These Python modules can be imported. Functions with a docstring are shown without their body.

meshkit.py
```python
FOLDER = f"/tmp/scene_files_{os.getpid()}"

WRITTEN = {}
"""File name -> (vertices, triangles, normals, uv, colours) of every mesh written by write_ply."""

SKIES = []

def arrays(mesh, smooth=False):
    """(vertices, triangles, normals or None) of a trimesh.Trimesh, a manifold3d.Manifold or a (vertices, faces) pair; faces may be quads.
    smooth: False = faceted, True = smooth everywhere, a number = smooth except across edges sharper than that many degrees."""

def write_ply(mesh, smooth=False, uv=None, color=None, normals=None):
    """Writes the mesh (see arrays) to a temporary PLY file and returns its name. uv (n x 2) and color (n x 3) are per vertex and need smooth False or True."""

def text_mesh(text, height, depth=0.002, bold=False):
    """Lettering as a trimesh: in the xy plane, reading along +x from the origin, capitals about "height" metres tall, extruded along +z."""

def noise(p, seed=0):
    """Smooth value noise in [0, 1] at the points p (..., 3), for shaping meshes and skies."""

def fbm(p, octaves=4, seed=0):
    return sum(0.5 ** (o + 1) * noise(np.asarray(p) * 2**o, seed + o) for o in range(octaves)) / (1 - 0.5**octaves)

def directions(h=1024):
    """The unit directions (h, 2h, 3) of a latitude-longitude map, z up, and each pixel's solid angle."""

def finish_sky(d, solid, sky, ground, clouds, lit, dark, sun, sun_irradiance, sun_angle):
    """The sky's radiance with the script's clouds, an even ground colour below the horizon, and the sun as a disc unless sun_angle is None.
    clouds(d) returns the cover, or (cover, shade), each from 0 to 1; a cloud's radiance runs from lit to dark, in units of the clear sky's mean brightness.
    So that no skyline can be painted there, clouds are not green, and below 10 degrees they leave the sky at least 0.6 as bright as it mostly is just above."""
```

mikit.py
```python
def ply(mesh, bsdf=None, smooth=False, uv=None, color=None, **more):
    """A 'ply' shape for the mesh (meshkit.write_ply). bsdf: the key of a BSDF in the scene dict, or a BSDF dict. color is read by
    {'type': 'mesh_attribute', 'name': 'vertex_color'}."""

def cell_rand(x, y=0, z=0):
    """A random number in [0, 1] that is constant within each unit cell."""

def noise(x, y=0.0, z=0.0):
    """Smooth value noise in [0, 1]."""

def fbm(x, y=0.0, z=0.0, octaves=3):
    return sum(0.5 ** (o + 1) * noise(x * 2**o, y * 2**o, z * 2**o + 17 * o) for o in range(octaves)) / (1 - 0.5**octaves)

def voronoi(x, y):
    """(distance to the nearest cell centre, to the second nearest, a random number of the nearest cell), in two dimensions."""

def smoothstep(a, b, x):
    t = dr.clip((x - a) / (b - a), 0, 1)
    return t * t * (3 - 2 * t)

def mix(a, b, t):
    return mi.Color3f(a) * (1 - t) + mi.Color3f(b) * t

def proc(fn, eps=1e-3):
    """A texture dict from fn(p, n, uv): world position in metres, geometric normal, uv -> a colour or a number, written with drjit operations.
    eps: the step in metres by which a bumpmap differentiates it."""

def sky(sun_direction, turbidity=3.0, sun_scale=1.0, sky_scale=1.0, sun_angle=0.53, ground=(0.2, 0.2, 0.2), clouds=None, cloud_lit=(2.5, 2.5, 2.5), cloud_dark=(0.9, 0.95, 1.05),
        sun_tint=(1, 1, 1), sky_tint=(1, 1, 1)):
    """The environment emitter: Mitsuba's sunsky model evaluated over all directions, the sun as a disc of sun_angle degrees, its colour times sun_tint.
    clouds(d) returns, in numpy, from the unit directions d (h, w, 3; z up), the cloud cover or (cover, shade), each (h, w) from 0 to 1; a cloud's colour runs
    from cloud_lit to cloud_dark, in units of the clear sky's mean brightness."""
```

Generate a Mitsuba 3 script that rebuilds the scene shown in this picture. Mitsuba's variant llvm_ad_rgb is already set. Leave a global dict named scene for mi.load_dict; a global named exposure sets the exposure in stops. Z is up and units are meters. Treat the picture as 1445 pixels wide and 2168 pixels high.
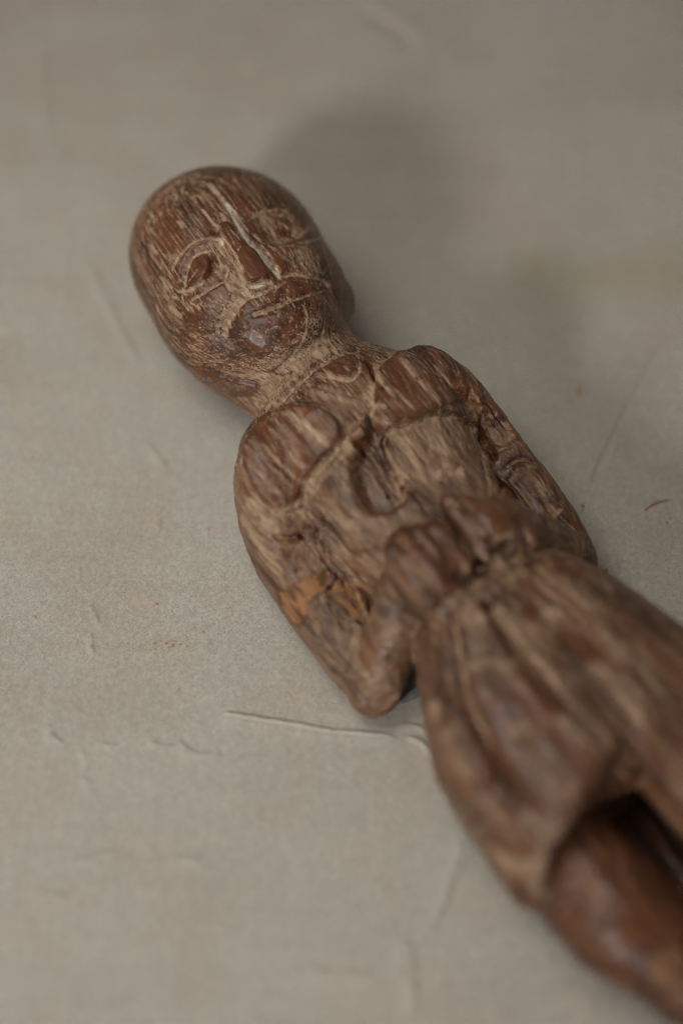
import math
import numpy as np
import mitsuba as mi
import drjit as dr
import mikit
import meshkit
from scipy import ndimage
from scipy.spatial import cKDTree

# ---------------------------------------------------------------- camera, light, exposure
T = mi.ScalarTransform4f
TILT = math.radians(35.0)          # optical axis away from straight down
EYE_HEIGHT = 0.50
scene, labels = {}, {}
exposure = 0.48
scene['camera'] = {
    'type': 'thinlens', 'fov': 42.0, 'fov_axis': 'y', 'near_clip': 0.02, 'far_clip': 50.0,
    'aperture_radius': 0.0140, 'focus_distance': 0.582,
    'to_world': T().look_at(origin=[0, 0, EYE_HEIGHT],
                            target=[0, math.sin(TILT), EYE_HEIGHT - math.cos(TILT)], up=[0, 0, 1])}


def lamp(center, target, half_w, half_h, radiance):
    return {'type': 'rectangle',
            'to_world': T().look_at(origin=list(center), target=list(target), up=[0, 0, 1]) @ T().scale([half_w, half_h, 1]),
            'emitter': {'type': 'area', 'radiance': {'type': 'rgb', 'value': list(radiance)}},
            'bsdf': {'type': 'diffuse', 'reflectance': {'type': 'rgb', 'value': 0.5}}}


# a window behind the photographer's left shoulder throws the two-lobed shadow; an unseen panel added overhead and the dim room fill the rest
scene['window'] = lamp((-1.05, -1.45, 1.02), (0.0, 0.45, 0.0), 0.15, 0.17, (62.0, 62.0, 62.5))
scene['window_001'] = lamp((-0.27, 0.32, 0.72), (-0.12, 0.33, 0.0), 0.20, 0.20, (3.75, 3.65, 3.48))
scene['room_light'] = {'type': 'constant', 'radiance': {'type': 'rgb', 'value': [0.085, 0.082, 0.078]}}

# ---------------------------------------------------------------- the figure's own frame: u along the body to the feet, v across, z up (millimetres)
ORIGIN = np.array([-0.015, 0.388])
ANGLE = math.radians(31.0)
U2 = np.array([math.sin(ANGLE), -math.cos(ANGLE)])
V2 = np.array([math.cos(ANGLE), math.sin(ANGLE)])


def to_world(p):
    p = np.asarray(p, float) * 0.001
    xy = ORIGIN + p[:, :1] * U2 + p[:, 1:2] * V2
    return np.column_stack([xy, p[:, 2]])


# ---------------------------------------------------------------- sculpting field
LO = np.array([-150.0, -78.0, -3.0])
HI = np.array([372.0, 92.0, 104.0])
STEP = 0.95
DIM = np.ceil((HI - LO) / STEP).astype(int) + 1
AX = [(LO[k] + STEP * np.arange(DIM[k])).astype(np.float32) for k in range(3)]
PARTS = ['head', 'torso', 'arm', 'arm_001', 'hand', 'hand_001', 'skirt', 'leg', 'leg_001', 'ear', 'ear_001'] + ['finger_%d' % i for i in range(8)]
field = np.full(DIM, 30.0, np.float32)
owner_d = np.full(DIM, 60.0, np.float32)
owner = np.zeros(DIM, np.int8)


def window_of(lo, hi, margin=14.0):
    s = []
    for k in range(3):
        a = int(np.clip(math.floor((lo[k] - margin - LO[k]) / STEP), 0, DIM[k] - 1))
        b = int(np.clip(math.ceil((hi[k] + margin - LO[k]) / STEP) + 1, a + 1, DIM[k]))
        s.append(slice(a, b))
    return tuple(s)


def axes_in(s):
    return AX[0][s[0]][:, None, None], AX[1][s[1]][None, :, None], AX[2][s[2]][None, None, :]


def add(fn, lo, hi, part, k=4.0):
    """Smooth union of a signed distance fn(u, v, z) into the field."""
    s = window_of(lo, hi)
    d = fn(*axes_in(s)).astype(np.float32)
    f = field[s]
    h = np.maximum(k - np.abs(f - d), 0) / max(k, 1e-6)
    field[s] = np.minimum(f, d) - h * h * h * k / 6
    near = d < owner_d[s]
    owner[s][near] = PARTS.index(part)
    owner_d[s][near] = d[near]


def cut(fn, lo, hi, k=2.0):
    s = window_of(lo, hi)
    d = -fn(*axes_in(s)).astype(np.float32)
    f = field[s]
    h = np.maximum(k - np.abs(f - d), 0) / max(k, 1e-6)
    field[s] = np.maximum(f, d) + h * h * h * k / 6
    owner_d[s] = np.maximum(owner_d[s], d)


def frame(rz=0.0, ry=0.0, rx=0.0):
    """Rows are the local axes: rotated about z, then about the long axis (rx), then pitched (ry), in degrees."""
    a, b, c = (math.radians(t) for t in (rz, ry, rx))
    rzm = np.array([[math.cos(a), math.sin(a), 0], [-math.sin(a), math.cos(a), 0], [0, 0, 1]])
    rym = np.array([[math.cos(b), 0, -math.sin(b)], [0, 1, 0], [math.sin(b), 0, math.cos(b)]])
    rxm = np.array([[1, 0, 0], [0, math.cos(c), math.sin(c)], [0, -math.sin(c), math.cos(c)]])
    return rxm @ rym @ rzm


def ellipsoid(c, r, m=None, p=2.0):
    m = np.eye(3) if m is None else m
    big = max(r)

    def fn(u, v, z):
        du, dv, dz = u - c[0], v - c[1], z - c[2]
        q = [(m[i, 0] * du + m[i, 1] * dv + m[i, 2] * dz) / r[i] for i in range(3)]
        if p == 2.0:
            k0 = np.sqrt(q[0] ** 2 + q[1] ** 2 + q[2] ** 2)
        else:
            k0 = (np.abs(q[0]) ** p + np.abs(q[1]) ** p + np.abs(q[2]) ** p) ** (1 / p)
        k1 = np.sqrt((q[0] / r[0]) ** 2 + (q[1] / r[1]) ** 2 + (q[2] / r[2]) ** 2) + 1e-6
        kk = np.sqrt(q[0] ** 2 + q[1] ** 2 + q[2] ** 2)
        return (k0 - 1.0) * kk / k1 if p == 2.0 else (k0 - 1.0) * kk / k1

    ext = np.sqrt(((m.T * np.array(r)) ** 2).sum(1)) * (1.0 if p == 2.0 else 1.25)
    return fn, np.array(c) - ext, np.array(c) + ext


def capsule(a, b, ra, rb, flat=1.0):
    """A tapered limb; flat < 1 squashes it in z."""
    a, b = np.array(a, float), np.array(b, float)
    sc = np.array([1, 1, 1 / flat])
    A, B = a * sc, b * sc
    ab = B - A
    l2 = float(ab @ ab)

    def fn(u, v, z):
        pu, pv, pz = u - A[0], v - A[1], z * sc[2] - A[2]
        t = np.clip((pu * ab[0] + pv * ab[1] + pz * ab[2]) / l2, 0, 1)
        d = np.sqrt((pu - t * ab[0]) ** 2 + (pv - t * ab[1]) ** 2 + (pz - t * ab[2]) ** 2)
        return (d - (ra + (rb - ra) * t)) * (flat if flat < 1 else 1)

    r = max(ra, rb)
    return fn, np.minimum(a, b) - r, np.maximum(a, b) + r


def loft(stations, p=2.6):
    """A body along u: stations (u, v0, v1, z0, z1); super-elliptic sections, interpolated smoothly."""
    st = np.array(stations, float)
    from scipy.interpolate import PchipInterpolator
    f = PchipInterpolator(st[:, 0], st[:, 1:])
    u0, u1 = st[0, 0], st[-1, 0]

    def fn(u, v, z):
        w = f(np.clip(u[:, 0, 0], u0, u1)).astype(np.float32)
        cv, rv = (w[:, 0] + w[:, 1]) / 2, (w[:, 1] - w[:, 0]) / 2
        cz, rz = (w[:, 2] + w[:, 3]) / 2, (w[:, 3] - w[:, 2]) / 2
        cv, rv, cz, rz = (x[:, None, None] for x in (cv, rv, cz, rz))
        x, y = np.abs(v - cv) / rv, np.abs(z - cz) / rz
        k0 = (x ** p + y ** p) ** (1 / p) + 1e-6
        g = np.sqrt((x / rv) ** 2 + (y / rz) ** 2) + 1e-6
        d = (k0 - 1) * np.sqrt(x * x + y * y) / g
        d = np.minimum(d, 40)
        cap = np.maximum(u0 - u, u - u1)
        return np.maximum(d, cap + 0 * d)

    lo = np.array([u0, st[:, 1].min(), st[:, 3].min()])
    hi = np.array([u1, st[:, 2].max(), st[:, 4].max()])
    return fn, lo, hi


def put(shape, part, k=4.0):
    add(*shape, part, k)


def carve(shape, k=2.0):
    cut(*shape, k)


# ---- head: long egg-shaped skull, the face turned a little to the figure's left
HM = frame(rz=-8.5, rx=-10)
put(ellipsoid((-88, 6.5, 45), (49, 46.5, 40), HM), 'head', 0)
put(ellipsoid((-56, 2.5, 46), (50, 46, 37), HM), 'head', 14)
put(ellipsoid((-27, 2, 53), (27, 25, 24), HM), 'head', 12)          # jaw and muzzle
put(ellipsoid((-25, 0.5, 63), (18, 23, 14), HM), 'head', 8)
put(ellipsoid((-45, 44.5, 36), (11, 5, 10), HM), 'ear', 4)
put(capsule((-48, -25.5, 24), (-12, -12.5, 28), 8.5, 10.5), 'ear_001', 5)
put(capsule((-30, 6, 40), (16, 9, 40), 25, 27, 0.9), 'head', 8)       # neck
# ---- torso
put(loft([(-4, -14, 34, 14, 58), (8, -30, 44, 10, 63), (30, -36, 52, 8, 67), (60, -34, 50, 8, 65), (90, -30, 42, 10, 62), (118, -26, 38, 12, 60), (145, -30, 42, 12, 60)]), 'torso', 6)
# ---- arms: flat slabs with square outer edges, elbows low, forearms folded up on the belly
put(loft([(7, -36, -14, 20, 48), (15, -44, -12, 13, 55), (28, -53, -12, 8, 58), (45, -58.8, -18, 4, 53), (62, -60.5, -24, 3, 45), (80, -60, -26, 3, 37), (100, -58.5, -28, 3, 31), (118, -57, -32, 3, 27), (131, -54, -34, 3, 25), (139, -50, -39, 4, 22)], 2.7), 'arm', 5)
put(capsule((131, -46, 13), (116, -22, 46), 10.5, 13), 'arm', 3)
put(loft([(11, 34, 52, 20, 52), (19, 28, 59, 14, 58), (32, 28, 65, 9, 60), (50, 34, 68.5, 6, 53), (74, 42, 70.5, 4, 43), (96, 46, 71, 4, 38), (117, 46, 70, 4, 33), (128, 48, 66.5, 4, 29), (135, 51, 62, 7, 25)], 2.6), 'arm_001', 5)
put(capsule((124, 58, 18), (112, 30, 50), 11, 13), 'arm_001', 4)
# ---- hands folded on the belly
put(ellipsoid((120, -14, 58), (24, 15, 13)), 'hand', 4)
put(ellipsoid((114, 18, 58), (20, 17, 12)), 'hand_001', 4)
for i, v in enumerate((-23, -16.5, -10, -4)):
    put(capsule((104 + 2 * abs(i - 1.5), v, 66), (132 - 2 * i, v, 66), 4.3, 4.0), 'finger_%d' % i, 1.5)
for i, v in enumerate((8, 15, 22, 29)):
    put(capsule((99 + 2 * i, v, 66 - i), (124 + i, v, 65 - i), 4.3, 4.0), 'finger_%d' % (i + 4), 1.5)
# ---- waist sash and skirt
put(loft([(132, -28, 42, 10, 62), (140, -32, 46, 8, 66), (150, -37, 51, 7, 67), (166, -44, 57, 5, 68), (186, -51, 62, 5, 70), (210, -52, 66, 5, 70), (228, -52, 68, 6, 69), (241, -52, 70, 8, 68), (266, -52, 72, 8, 66)], 2.8), 'skirt', 3)


def slit(u, v, z):
    """The inverted V in which the front of the skirt opens over the legs."""
    a = (u - 216) * 0.915 + (v - 5) * 0.403           # left edge, nearly across
    b = (u - 216) * 0.10 - (v - 5) * 0.995            # right edge, straight down the body
    return np.maximum(np.maximum(-a, -b), 44 - z)


def left_hem(u, v, z):
    return np.maximum(241 - u + 0.15 * (v + 50) - 0.012 * np.maximum(-30 - v, 0) ** 2, v - 6) + 0 * z


carve((slit, (205, -56, 40), (272, 40, 95)), 2.5)
carve((left_hem, (228, -60, 0), (272, 8, 80)), 2.5)
carve(loft([(224, -45, 60, -4, 58), (270, -45, 60, -4, 60)], 4), 4)
carve(capsule((203, -57, 8), (214, -49, 58), 3.2, 2.5), 4)
carve(capsule((214, -49, 58), (233, -41, 66), 2.5, 3), 3)
# ---- legs
put(capsule((215, -26, 30), (260, -25.5, 32), 18.5, 19), 'leg', 4)
put(ellipsoid((254, -25, 32), (38, 18.5, 17.5), frame(rz=14), 2.6), 'leg', 8)
put(capsule((262, -23, 32), (290, -17, 30), 18, 15), 'leg', 6)
carve(capsule((285, -40, 12), (283, -6, 52), 4, 3.5), 4)
put(capsule((284, -15, 29), (345, -4, 27), 12.5, 12), 'leg', 2)
put(capsule((215, 34, 34), (345, 34, 32), 23, 19), 'leg_001', 3)
put(loft([(222, -20, 30, 2, 16), (345, -14, 30, 2, 16)], 4), 'leg', 3)       # wood left standing between the legs
# ---- gaps between arms and body
carve(capsule((62, 50.5, 60), (104, 37, 54), 4.2, 5), 3)
carve(capsule((70, -31, 44), (108, -31, 36), 2.2, 3.5), 4)
# ---- short blunt feet
put(ellipsoid((352, -5, 36), (9, 12, 24)), 'leg', 5)
put(ellipsoid((352, 34, 38), (9, 12, 25)), 'leg_001', 5)


# ---------------------------------------------------------------- surface of the field (dual vertices of the cells it crosses)
def surface(f):
    n = np.array(f.shape)
    inside = f < 0
    base = inside[:-1, :-1, :-1]
    same = np.ones(n - 1, bool)
    for o in np.ndindex(2, 2, 2):
        same &= inside[o[0]:n[0] - 1 + o[0], o[1]:n[1] - 1 + o[1], o[2]:n[2] - 1 + o[2]] == base
    cells = np.argwhere(~same)
    index = np.full(n - 1, -1, np.int32)
    index[tuple(cells.T)] = np.arange(len(cells))
    acc, cnt = np.zeros((len(cells), 3)), np.zeros(len(cells))
    corners = {o: f[cells[:, 0] + o[0], cells[:, 1] + o[1], cells[:, 2] + o[2]] for o in np.ndindex(2, 2, 2)}
    for ax in range(3):
        for o in np.ndindex(2, 2):
            a = list(o)
            a.insert(ax, 0)
            b = list(o)
            b.insert(ax, 1)
            fa, fb = corners[tuple(a)], corners[tuple(b)]
            hit = (fa < 0) != (fb < 0)
            t = np.where(hit, fa / np.where(hit, fa - fb, 1), 0)
            p = np.tile(np.array(a, float), (len(cells), 1))
            p[:, ax] += t
            acc += p * hit[:, None]
            cnt += hit
    verts = cells + acc / cnt[:, None]
    quads = []
    for ax in range(3):
        b, c = (ax + 1) % 3, (ax + 2) % 3
        sl = [slice(1, -1)] * 3
        sl[ax] = slice(0, -1)
        lo = inside[tuple(sl)]
        sh = [slice(1, -1)] * 3
        sh[ax] = slice(1, None)
        hi = inside[tuple(sh)]
        for flip, mask in ((False, lo & ~hi), (True, ~lo & hi)):
            e = np.argwhere(mask)
            e[:, b] += 1
            e[:, c] += 1
            q = []
            for db, dc in ((1, 1), (0, 1), (0, 0), (1, 0)):
                w = e.copy()
                w[:, b] -= db
                w[:, c] -= dc
                q.append(index[tuple(w.T)])
            q = np.stack(q, 1)
            quads.append(q[:, ::-1] if flip else q)
    q = np.vstack(quads)
    return verts, q


def refine(v, q):
    """Each quad becomes four."""
    e = np.vstack([q[:, [0, 1]], q[:, [1, 2]], q[:, [2, 3]], q[:, [3, 0]]])
    key = np.sort(e, 1)
    code = key[:, 0].astype(np.int64) * len(v) + key[:, 1]
    uniq, inv = np.unique(code, return_inverse=True)
    mid = (v[uniq // len(v)] + v[uniq % len(v)]) / 2
    cen = v[q].mean(1)
    m = len(q)
    ei = inv.reshape(4, m).T + len(v)
    ci = np.arange(m) + len(v) + len(mid)
    out = np.vstack([v, mid, cen])
    new = np.vstack([np.stack([q[:, k], ei[:, k], ci, ei[:, k - 1]], 1) for k in range(4)])
    return out, new


def smooth_quads(v, q, times, w=0.5):
    e = np.vstack([q[:, [0, 1]], q[:, [1, 2]], q[:, [2, 3]], q[:, [3, 0]]])
    a, b = np.concatenate([e[:, 0], e[:, 1]]), np.concatenate([e[:, 1], e[:, 0]])
    n = np.bincount(a, minlength=len(v))
    for _ in range(times):
        s = np.stack([np.bincount(a, v[b, k], len(v)) for k in range(3)], 1) if v.ndim == 2 else np.bincount(a, v[b], len(v))
        v = v + w * ((s / n[:, None] if v.ndim == 2 else s / n) - v)
    return v


def normals_of(v, q):
    n = np.cross(v[q[:, 2]] - v[q[:, 0]], v[q[:, 3]] - v[q[:, 1]])
    out = np.stack([sum(np.bincount(q[:, c], n[:, k], len(v)) for c in range(4)) for k in range(3)], 1)
    return out / np.maximum(np.linalg.norm(out, axis=1, keepdims=True), 1e-12)


grid_v, quad = surface(field)
vert = LO + grid_v * STEP
vert = smooth_quads(vert, quad, 1, 0.4)
vert, quad = refine(vert, quad)
vert = smooth_quads(vert, quad, 3, 0.5)
part_of = ndimage.map_coordinates(owner, ((vert - LO) / STEP).T, order=0, mode='nearest')
norm = normals_of(vert, quad)

# raised and hollowed areas: height, edge, dust, tone, outline (u, v, z)
AREAS = [
    (-1.9, 1.7, 0.4, None, [(-64.4, -26.6, 76.4), (-67.6, -21.2, 79.3), (-68.2, -16, 81.4), (-66.5, -9.9, 83.1), (-63.2, -6, 83.6), (-57.4, -6.2, 83.4), (-50.2, -8.8, 82.5), (-45.1, -14.7, 80.5), (-45.6, -21.3, 78.3), (-47.9, -27.5, 75.3), (-52.4, -31.8, 72.6), (-58.5, -31.2, 73.3)]),
    (-2.2, 2.6, 0.47, None, [(-65.3, 10.1, 83.5), (-71.1, 15.5, 82.9), (-72.3, 21.7, 81.1), (-72.7, 27.2, 78.8), (-71.1, 34.2, 74.1), (-63.9, 33.6, 73.3), (-54.9, 26.8, 76.6), (-51.1, 16.8, 80.4), (-53.5, 11.3, 82.2)]),
    (1.4, 1.4, 0.26, 0.15, [(-28.4, -17.3, 75.7), (-29.4, -12.7, 77.8), (-28.7, -6.2, 79.2), (-29.9, 5.2, 79.4), (-28.9, 14.4, 76.7), (-25.1, 19.7, 72.9), (-22.8, 17.9, 73.5), (-21.4, 11.1, 76.4), (-21.7, 5.4, 78), (-23.1, 0.4, 78.8), (-21.7, -5.3, 78.2), (-22.4, -11.8, 76.9), (-25.7, -17.4, 75.1)]),
    (1.2, 2.4, 0.27, 0.15, [(-26.1, -24.8, 68.9), (-27.2, -22.6, 71.7), (-27, -17.6, 75.3), (-21, -12.6, 76.2), (-18.2, -2.5, 77.5), (-19.5, 10, 76.2), (-21.1, 19.8, 71.5), (-14.5, 16.9, 70.3), (-9.2, 14.3, 67.8), (-4.5, 6, 66.8), (-4.9, -7.6, 64.7), (-9.1, -15.1, 63.7), (-16.5, -20.5, 66.7), (-22, -23.2, 68.1)]),
    (0, 2.5, 0.42, 0, [(-9.7, -16.2, 63.1), (-8.6, -9.2, 69.1), (-8.8, 0.7, 72), (-12, 9.5, 72.8), (-14.1, 17.2, 69.9), (-9.3, 14.8, 67.5), (-4.1, 6.3, 66.4), (-4.3, -7, 64.3)]),
    (2.3, 0.6, 0.22, 0.15, [(-72.3, -3.5, 84.3), (-69.2, 1.9, 84.4), (-54.9, 1.9, 83.5), (-48.7, 3.5, 82.7), (-33.1, 2, 80.1), (-34.1, -2.9, 80.2), (-36.2, -8, 80), (-43.1, -7.9, 81.5), (-55.2, -6.7, 83.2), (-63.6, -6.2, 83.6)]),
    (2.0, 0.9, 0.28, 0.1, [(-56, 5.9, 83.3), (-50.7, 8.1, 82.4), (-46.2, 10.6, 81.3), (-39.3, 12.3, 79.6), (-34.8, 11.6, 78.8), (-34.4, 7.4, 79.7), (-35.7, 5.9, 80.1), (-44.1, 6.1, 81.7)]),
    (1.7, 0.5, -0.05, 0.5, [(-52.5, -3.9, 83.2), (-52.6, -0.2, 83.3), (-48.5, 2.6, 82.7), (-34, 1.2, 80.3), (-34.1, -2.5, 80.3), (-35.1, -5.8, 80.1), (-36.6, -7.5, 80.2), (-43.4, -7.1, 81.7)]),
    (0.8, 1.5, 0.24, None, [(-54.9, -31.2, 73.2), (-61.5, -26.3, 76.7), (-64.6, -22.4, 78.8), (-64.5, -18.4, 80.5), (-62, -15.4, 81.6), (-58.3, -16.1, 81.3), (-54.3, -19.1, 80.1), (-52.3, -23.3, 78.2), (-52.4, -28.2, 75.4)]),
    (1.0, 1.8, 0.2, None, [(-59.8, 18.2, 80.9), (-65.1, 20.4, 80.7), (-68.8, 25, 79.3), (-69.2, 30.5, 76.4), (-64.3, 30.8, 75.4), (-58.2, 26.9, 76.9), (-56.1, 20.5, 79.7)]),
    (-0.6, 1.2, 0.6, None, [(-64.1, -10.3, 82.9), (-62.6, -6, 83.6), (-51.2, -7, 82.8), (-41.3, -7, 81.3), (-35.5, -10.7, 79.4), (-32, -16.1, 77), (-29.4, -22, 73), (-32.3, -22.8, 73.5), (-37, -15.9, 78.2), (-43.9, -17.1, 79.6), (-50.1, -17.1, 80.5), (-56, -13.4, 82)]),
    (1.2, 1.9, 0.2, 0.1, [(-46.2, -36.2, 67.1), (-43.2, -32.5, 70.3), (-39.5, -27.4, 73.3), (-33.7, -23.7, 73.5), (-31.5, -27.1, 69.9), (-30.1, -29, 67.3), (-34.8, -33.5, 65.4), (-41.5, -37.5, 63.4)]),
    (0, 2, 0.5, None, [(-79.7, -29.9, 72.6), (-74.8, -25.5, 76.5), (-69.6, -23.7, 77.8), (-67, -30.7, 73.1), (-63.7, -34, 70.3), (-53.4, -33.6, 71.1), (-41.9, -32.5, 70), (-44.2, -35.8, 67), (-56.4, -38.2, 65.5), (-65.8, -37.8, 65)]),
    (0, 1.5, 0.5, None, [(-49.9, 12.7, 81.4), (-48.5, 26.6, 75.6), (-39.3, 29.1, 71.6), (-33.1, 25.5, 71.7), (-33.3, 16.9, 76.6), (-40.2, 14.9, 79)]),
    (0, 2.5, 0.6, 0, [(-11.7, -19.7, 59.5), (-7.9, -12.8, 64.8), (-5.3, -7.4, 65.5), (-4.3, 6.9, 66.4), (-7.1, 20.5, 61.3), (-3.4, 22.4, 59.9), (6.5, 25.4, 61.1), (5.7, 10.9, 64.2), (5.2, 1.3, 63.6), (8, -10.2, 61.6), (12.8, -24.8, 56.5), (10.4, -27, 53.3), (-8.4, -19.5, 43.4), (-13.1, -23.4, 51.7)]),
    (1.6, 0.9, 0.2, 0.1, [(9.8, -5.2, 63.2), (10.4, 2.2, 64.5), (9.4, 7.8, 64.7), (9.2, 17.8, 63.8), (15.3, 17.1, 65.1), (21, 12.6, 66.3), (23.7, 8, 66.7), (21.6, 4.4, 66.4), (15.7, 1.6, 65.3)]),
    (4.0, 1.8, 0.26, 0.2, [(28.4, -47.4, 53.5), (19.8, -37.8, 55.6), (14.7, -28.7, 55.4), (20.6, -19.7, 62), (28.9, -10.9, 65.7), (38.7, -7.1, 66), (46.5, -9.5, 65.1), (50.7, -15.1, 63.4), (51.2, -21.7, 60.8), (52.3, -28.7, 55.5), (53.9, -36.1, 48.9), (56.2, -45.3, 47.7), (51.1, -49.3, 49.2), (39.7, -50.6, 51.5)]),
    (2.6, 1.1, 0.26, 0.1, [(42, 7.4, 66.5), (26.6, 18.3, 66.6), (21.7, 27.3, 64.7), (16.3, 37.4, 59.4), (17.2, 51.1, 55.4), (33.4, 55.5, 58.4), (47.4, 54, 54), (50.9, 44, 56.6), (54.3, 32, 62.8), (53.4, 18.1, 65.3), (51.1, 7.9, 65.8)]),
    (-3.4, 0.7, 0.52, 0, [(52.5, 6.7, 65.7), (54.6, 17.3, 65.2), (55.2, 31.4, 62.9), (57.9, 52.1, 49.6), (69.9, 51, 44), (106, 30.4, 66.9), (103.8, 19.6, 68.4), (91.3, 4.3, 61.9), (75.5, 2.2, 63.4), (56.1, 3.1, 65.3)]),
    (-7.5, 3.0, 0.27, 0, [(43.1, 5.4, 66.4), (49.5, 5.3, 65.9), (55.8, 5.2, 65.3), (63.7, 3.5, 64.6), (73.3, 2.2, 63.6), (83.2, -1.3, 62.5), (86, -9.9, 61.1), (82.4, -18.2, 58.9), (75.5, -18.7, 59.5), (66.5, -15.3, 61.8), (59.8, -12.9, 63.1), (55.3, -7, 64.6), (52.6, -0.4, 65.5)]),
    (0.8, 2.5, 0.4, 0, [(54.7, -16.2, 62.7), (60.4, -12.2, 63.3), (73.9, -20.4, 58.8), (85.3, -14.7, 59.9), (90.2, -7.3, 61.2), (106.3, -23.1, 70.1), (91, -28.5, 46.4), (76.7, -35.9, 37.7), (66.5, -37.8, 42.7), (58.5, -35.7, 46.5), (57.2, -25.2, 57.9)]),
    (-2.5, 1.5, 0.4, 0, [(57.5, 52.3, 49.7), (55.9, 60.1, 49.3), (63.9, 64.7, 43.6), (71.3, 63.5, 42.3), (71.7, 52.6, 43.6), (65.5, 51.9, 46.1)]),
    (-2, 1.2, 0.45, 0, [(82, 48.9, 38.5), (87.8, 60.7, 39.6), (104.3, 59.7, 36.1), (110.3, 63.2, 34.2), (115.7, 38.8, 58.8), (108.1, 30.8, 66.7)]),
    (-0.4, 1.0, 0.15, -0.88, [(76.7, -60, 25), (80.6, -57.7, 30.9), (82, -50, 35.7), (83.6, -37.8, 35.5), (89.3, -39.4, 33.8), (90.3, -51.2, 32.7), (95.5, -57.6, 25.5), (87.2, -59.3, 13.9)]),
    (-1.2, 1.4, 0.45, -0.72, [(86.5, -40.5, 34.8), (89.3, -34.6, 32.9), (115.6, -35.2, 49.1), (115.4, -39.5, 40.3), (107.5, -41.8, 29.2), (97.5, -43.3, 31.7), (89.3, -45, 33.9)]),
    (0, 1.5, 0.2, -0.6, [(65.5, -50.6, 42.4), (66.8, -46.7, 42.6), (72.5, -48.6, 39.7), (76.4, -55.2, 35.3), (70.3, -54.4, 38.5)]),
    (-0.8, 1.2, 0.42, 0, [(91.2, -55.5, 30), (90.3, -46.5, 33.5), (98.2, -43.7, 31.5), (110.3, -39.8, 28.4), (116.6, -47.4, 27.2), (123.1, -55, 21.5), (111.5, -57.3, 20.2)]),
    (0.8, 0.8, 0.5, 0, [(126.7, -53.5, 22.5), (133.5, -38.6, 33.9), (135.9, -35.4, 29.7), (139, -38.8, 19.8), (135.9, -48.1, 24), (130.8, -52.3, 23)]),
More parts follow.
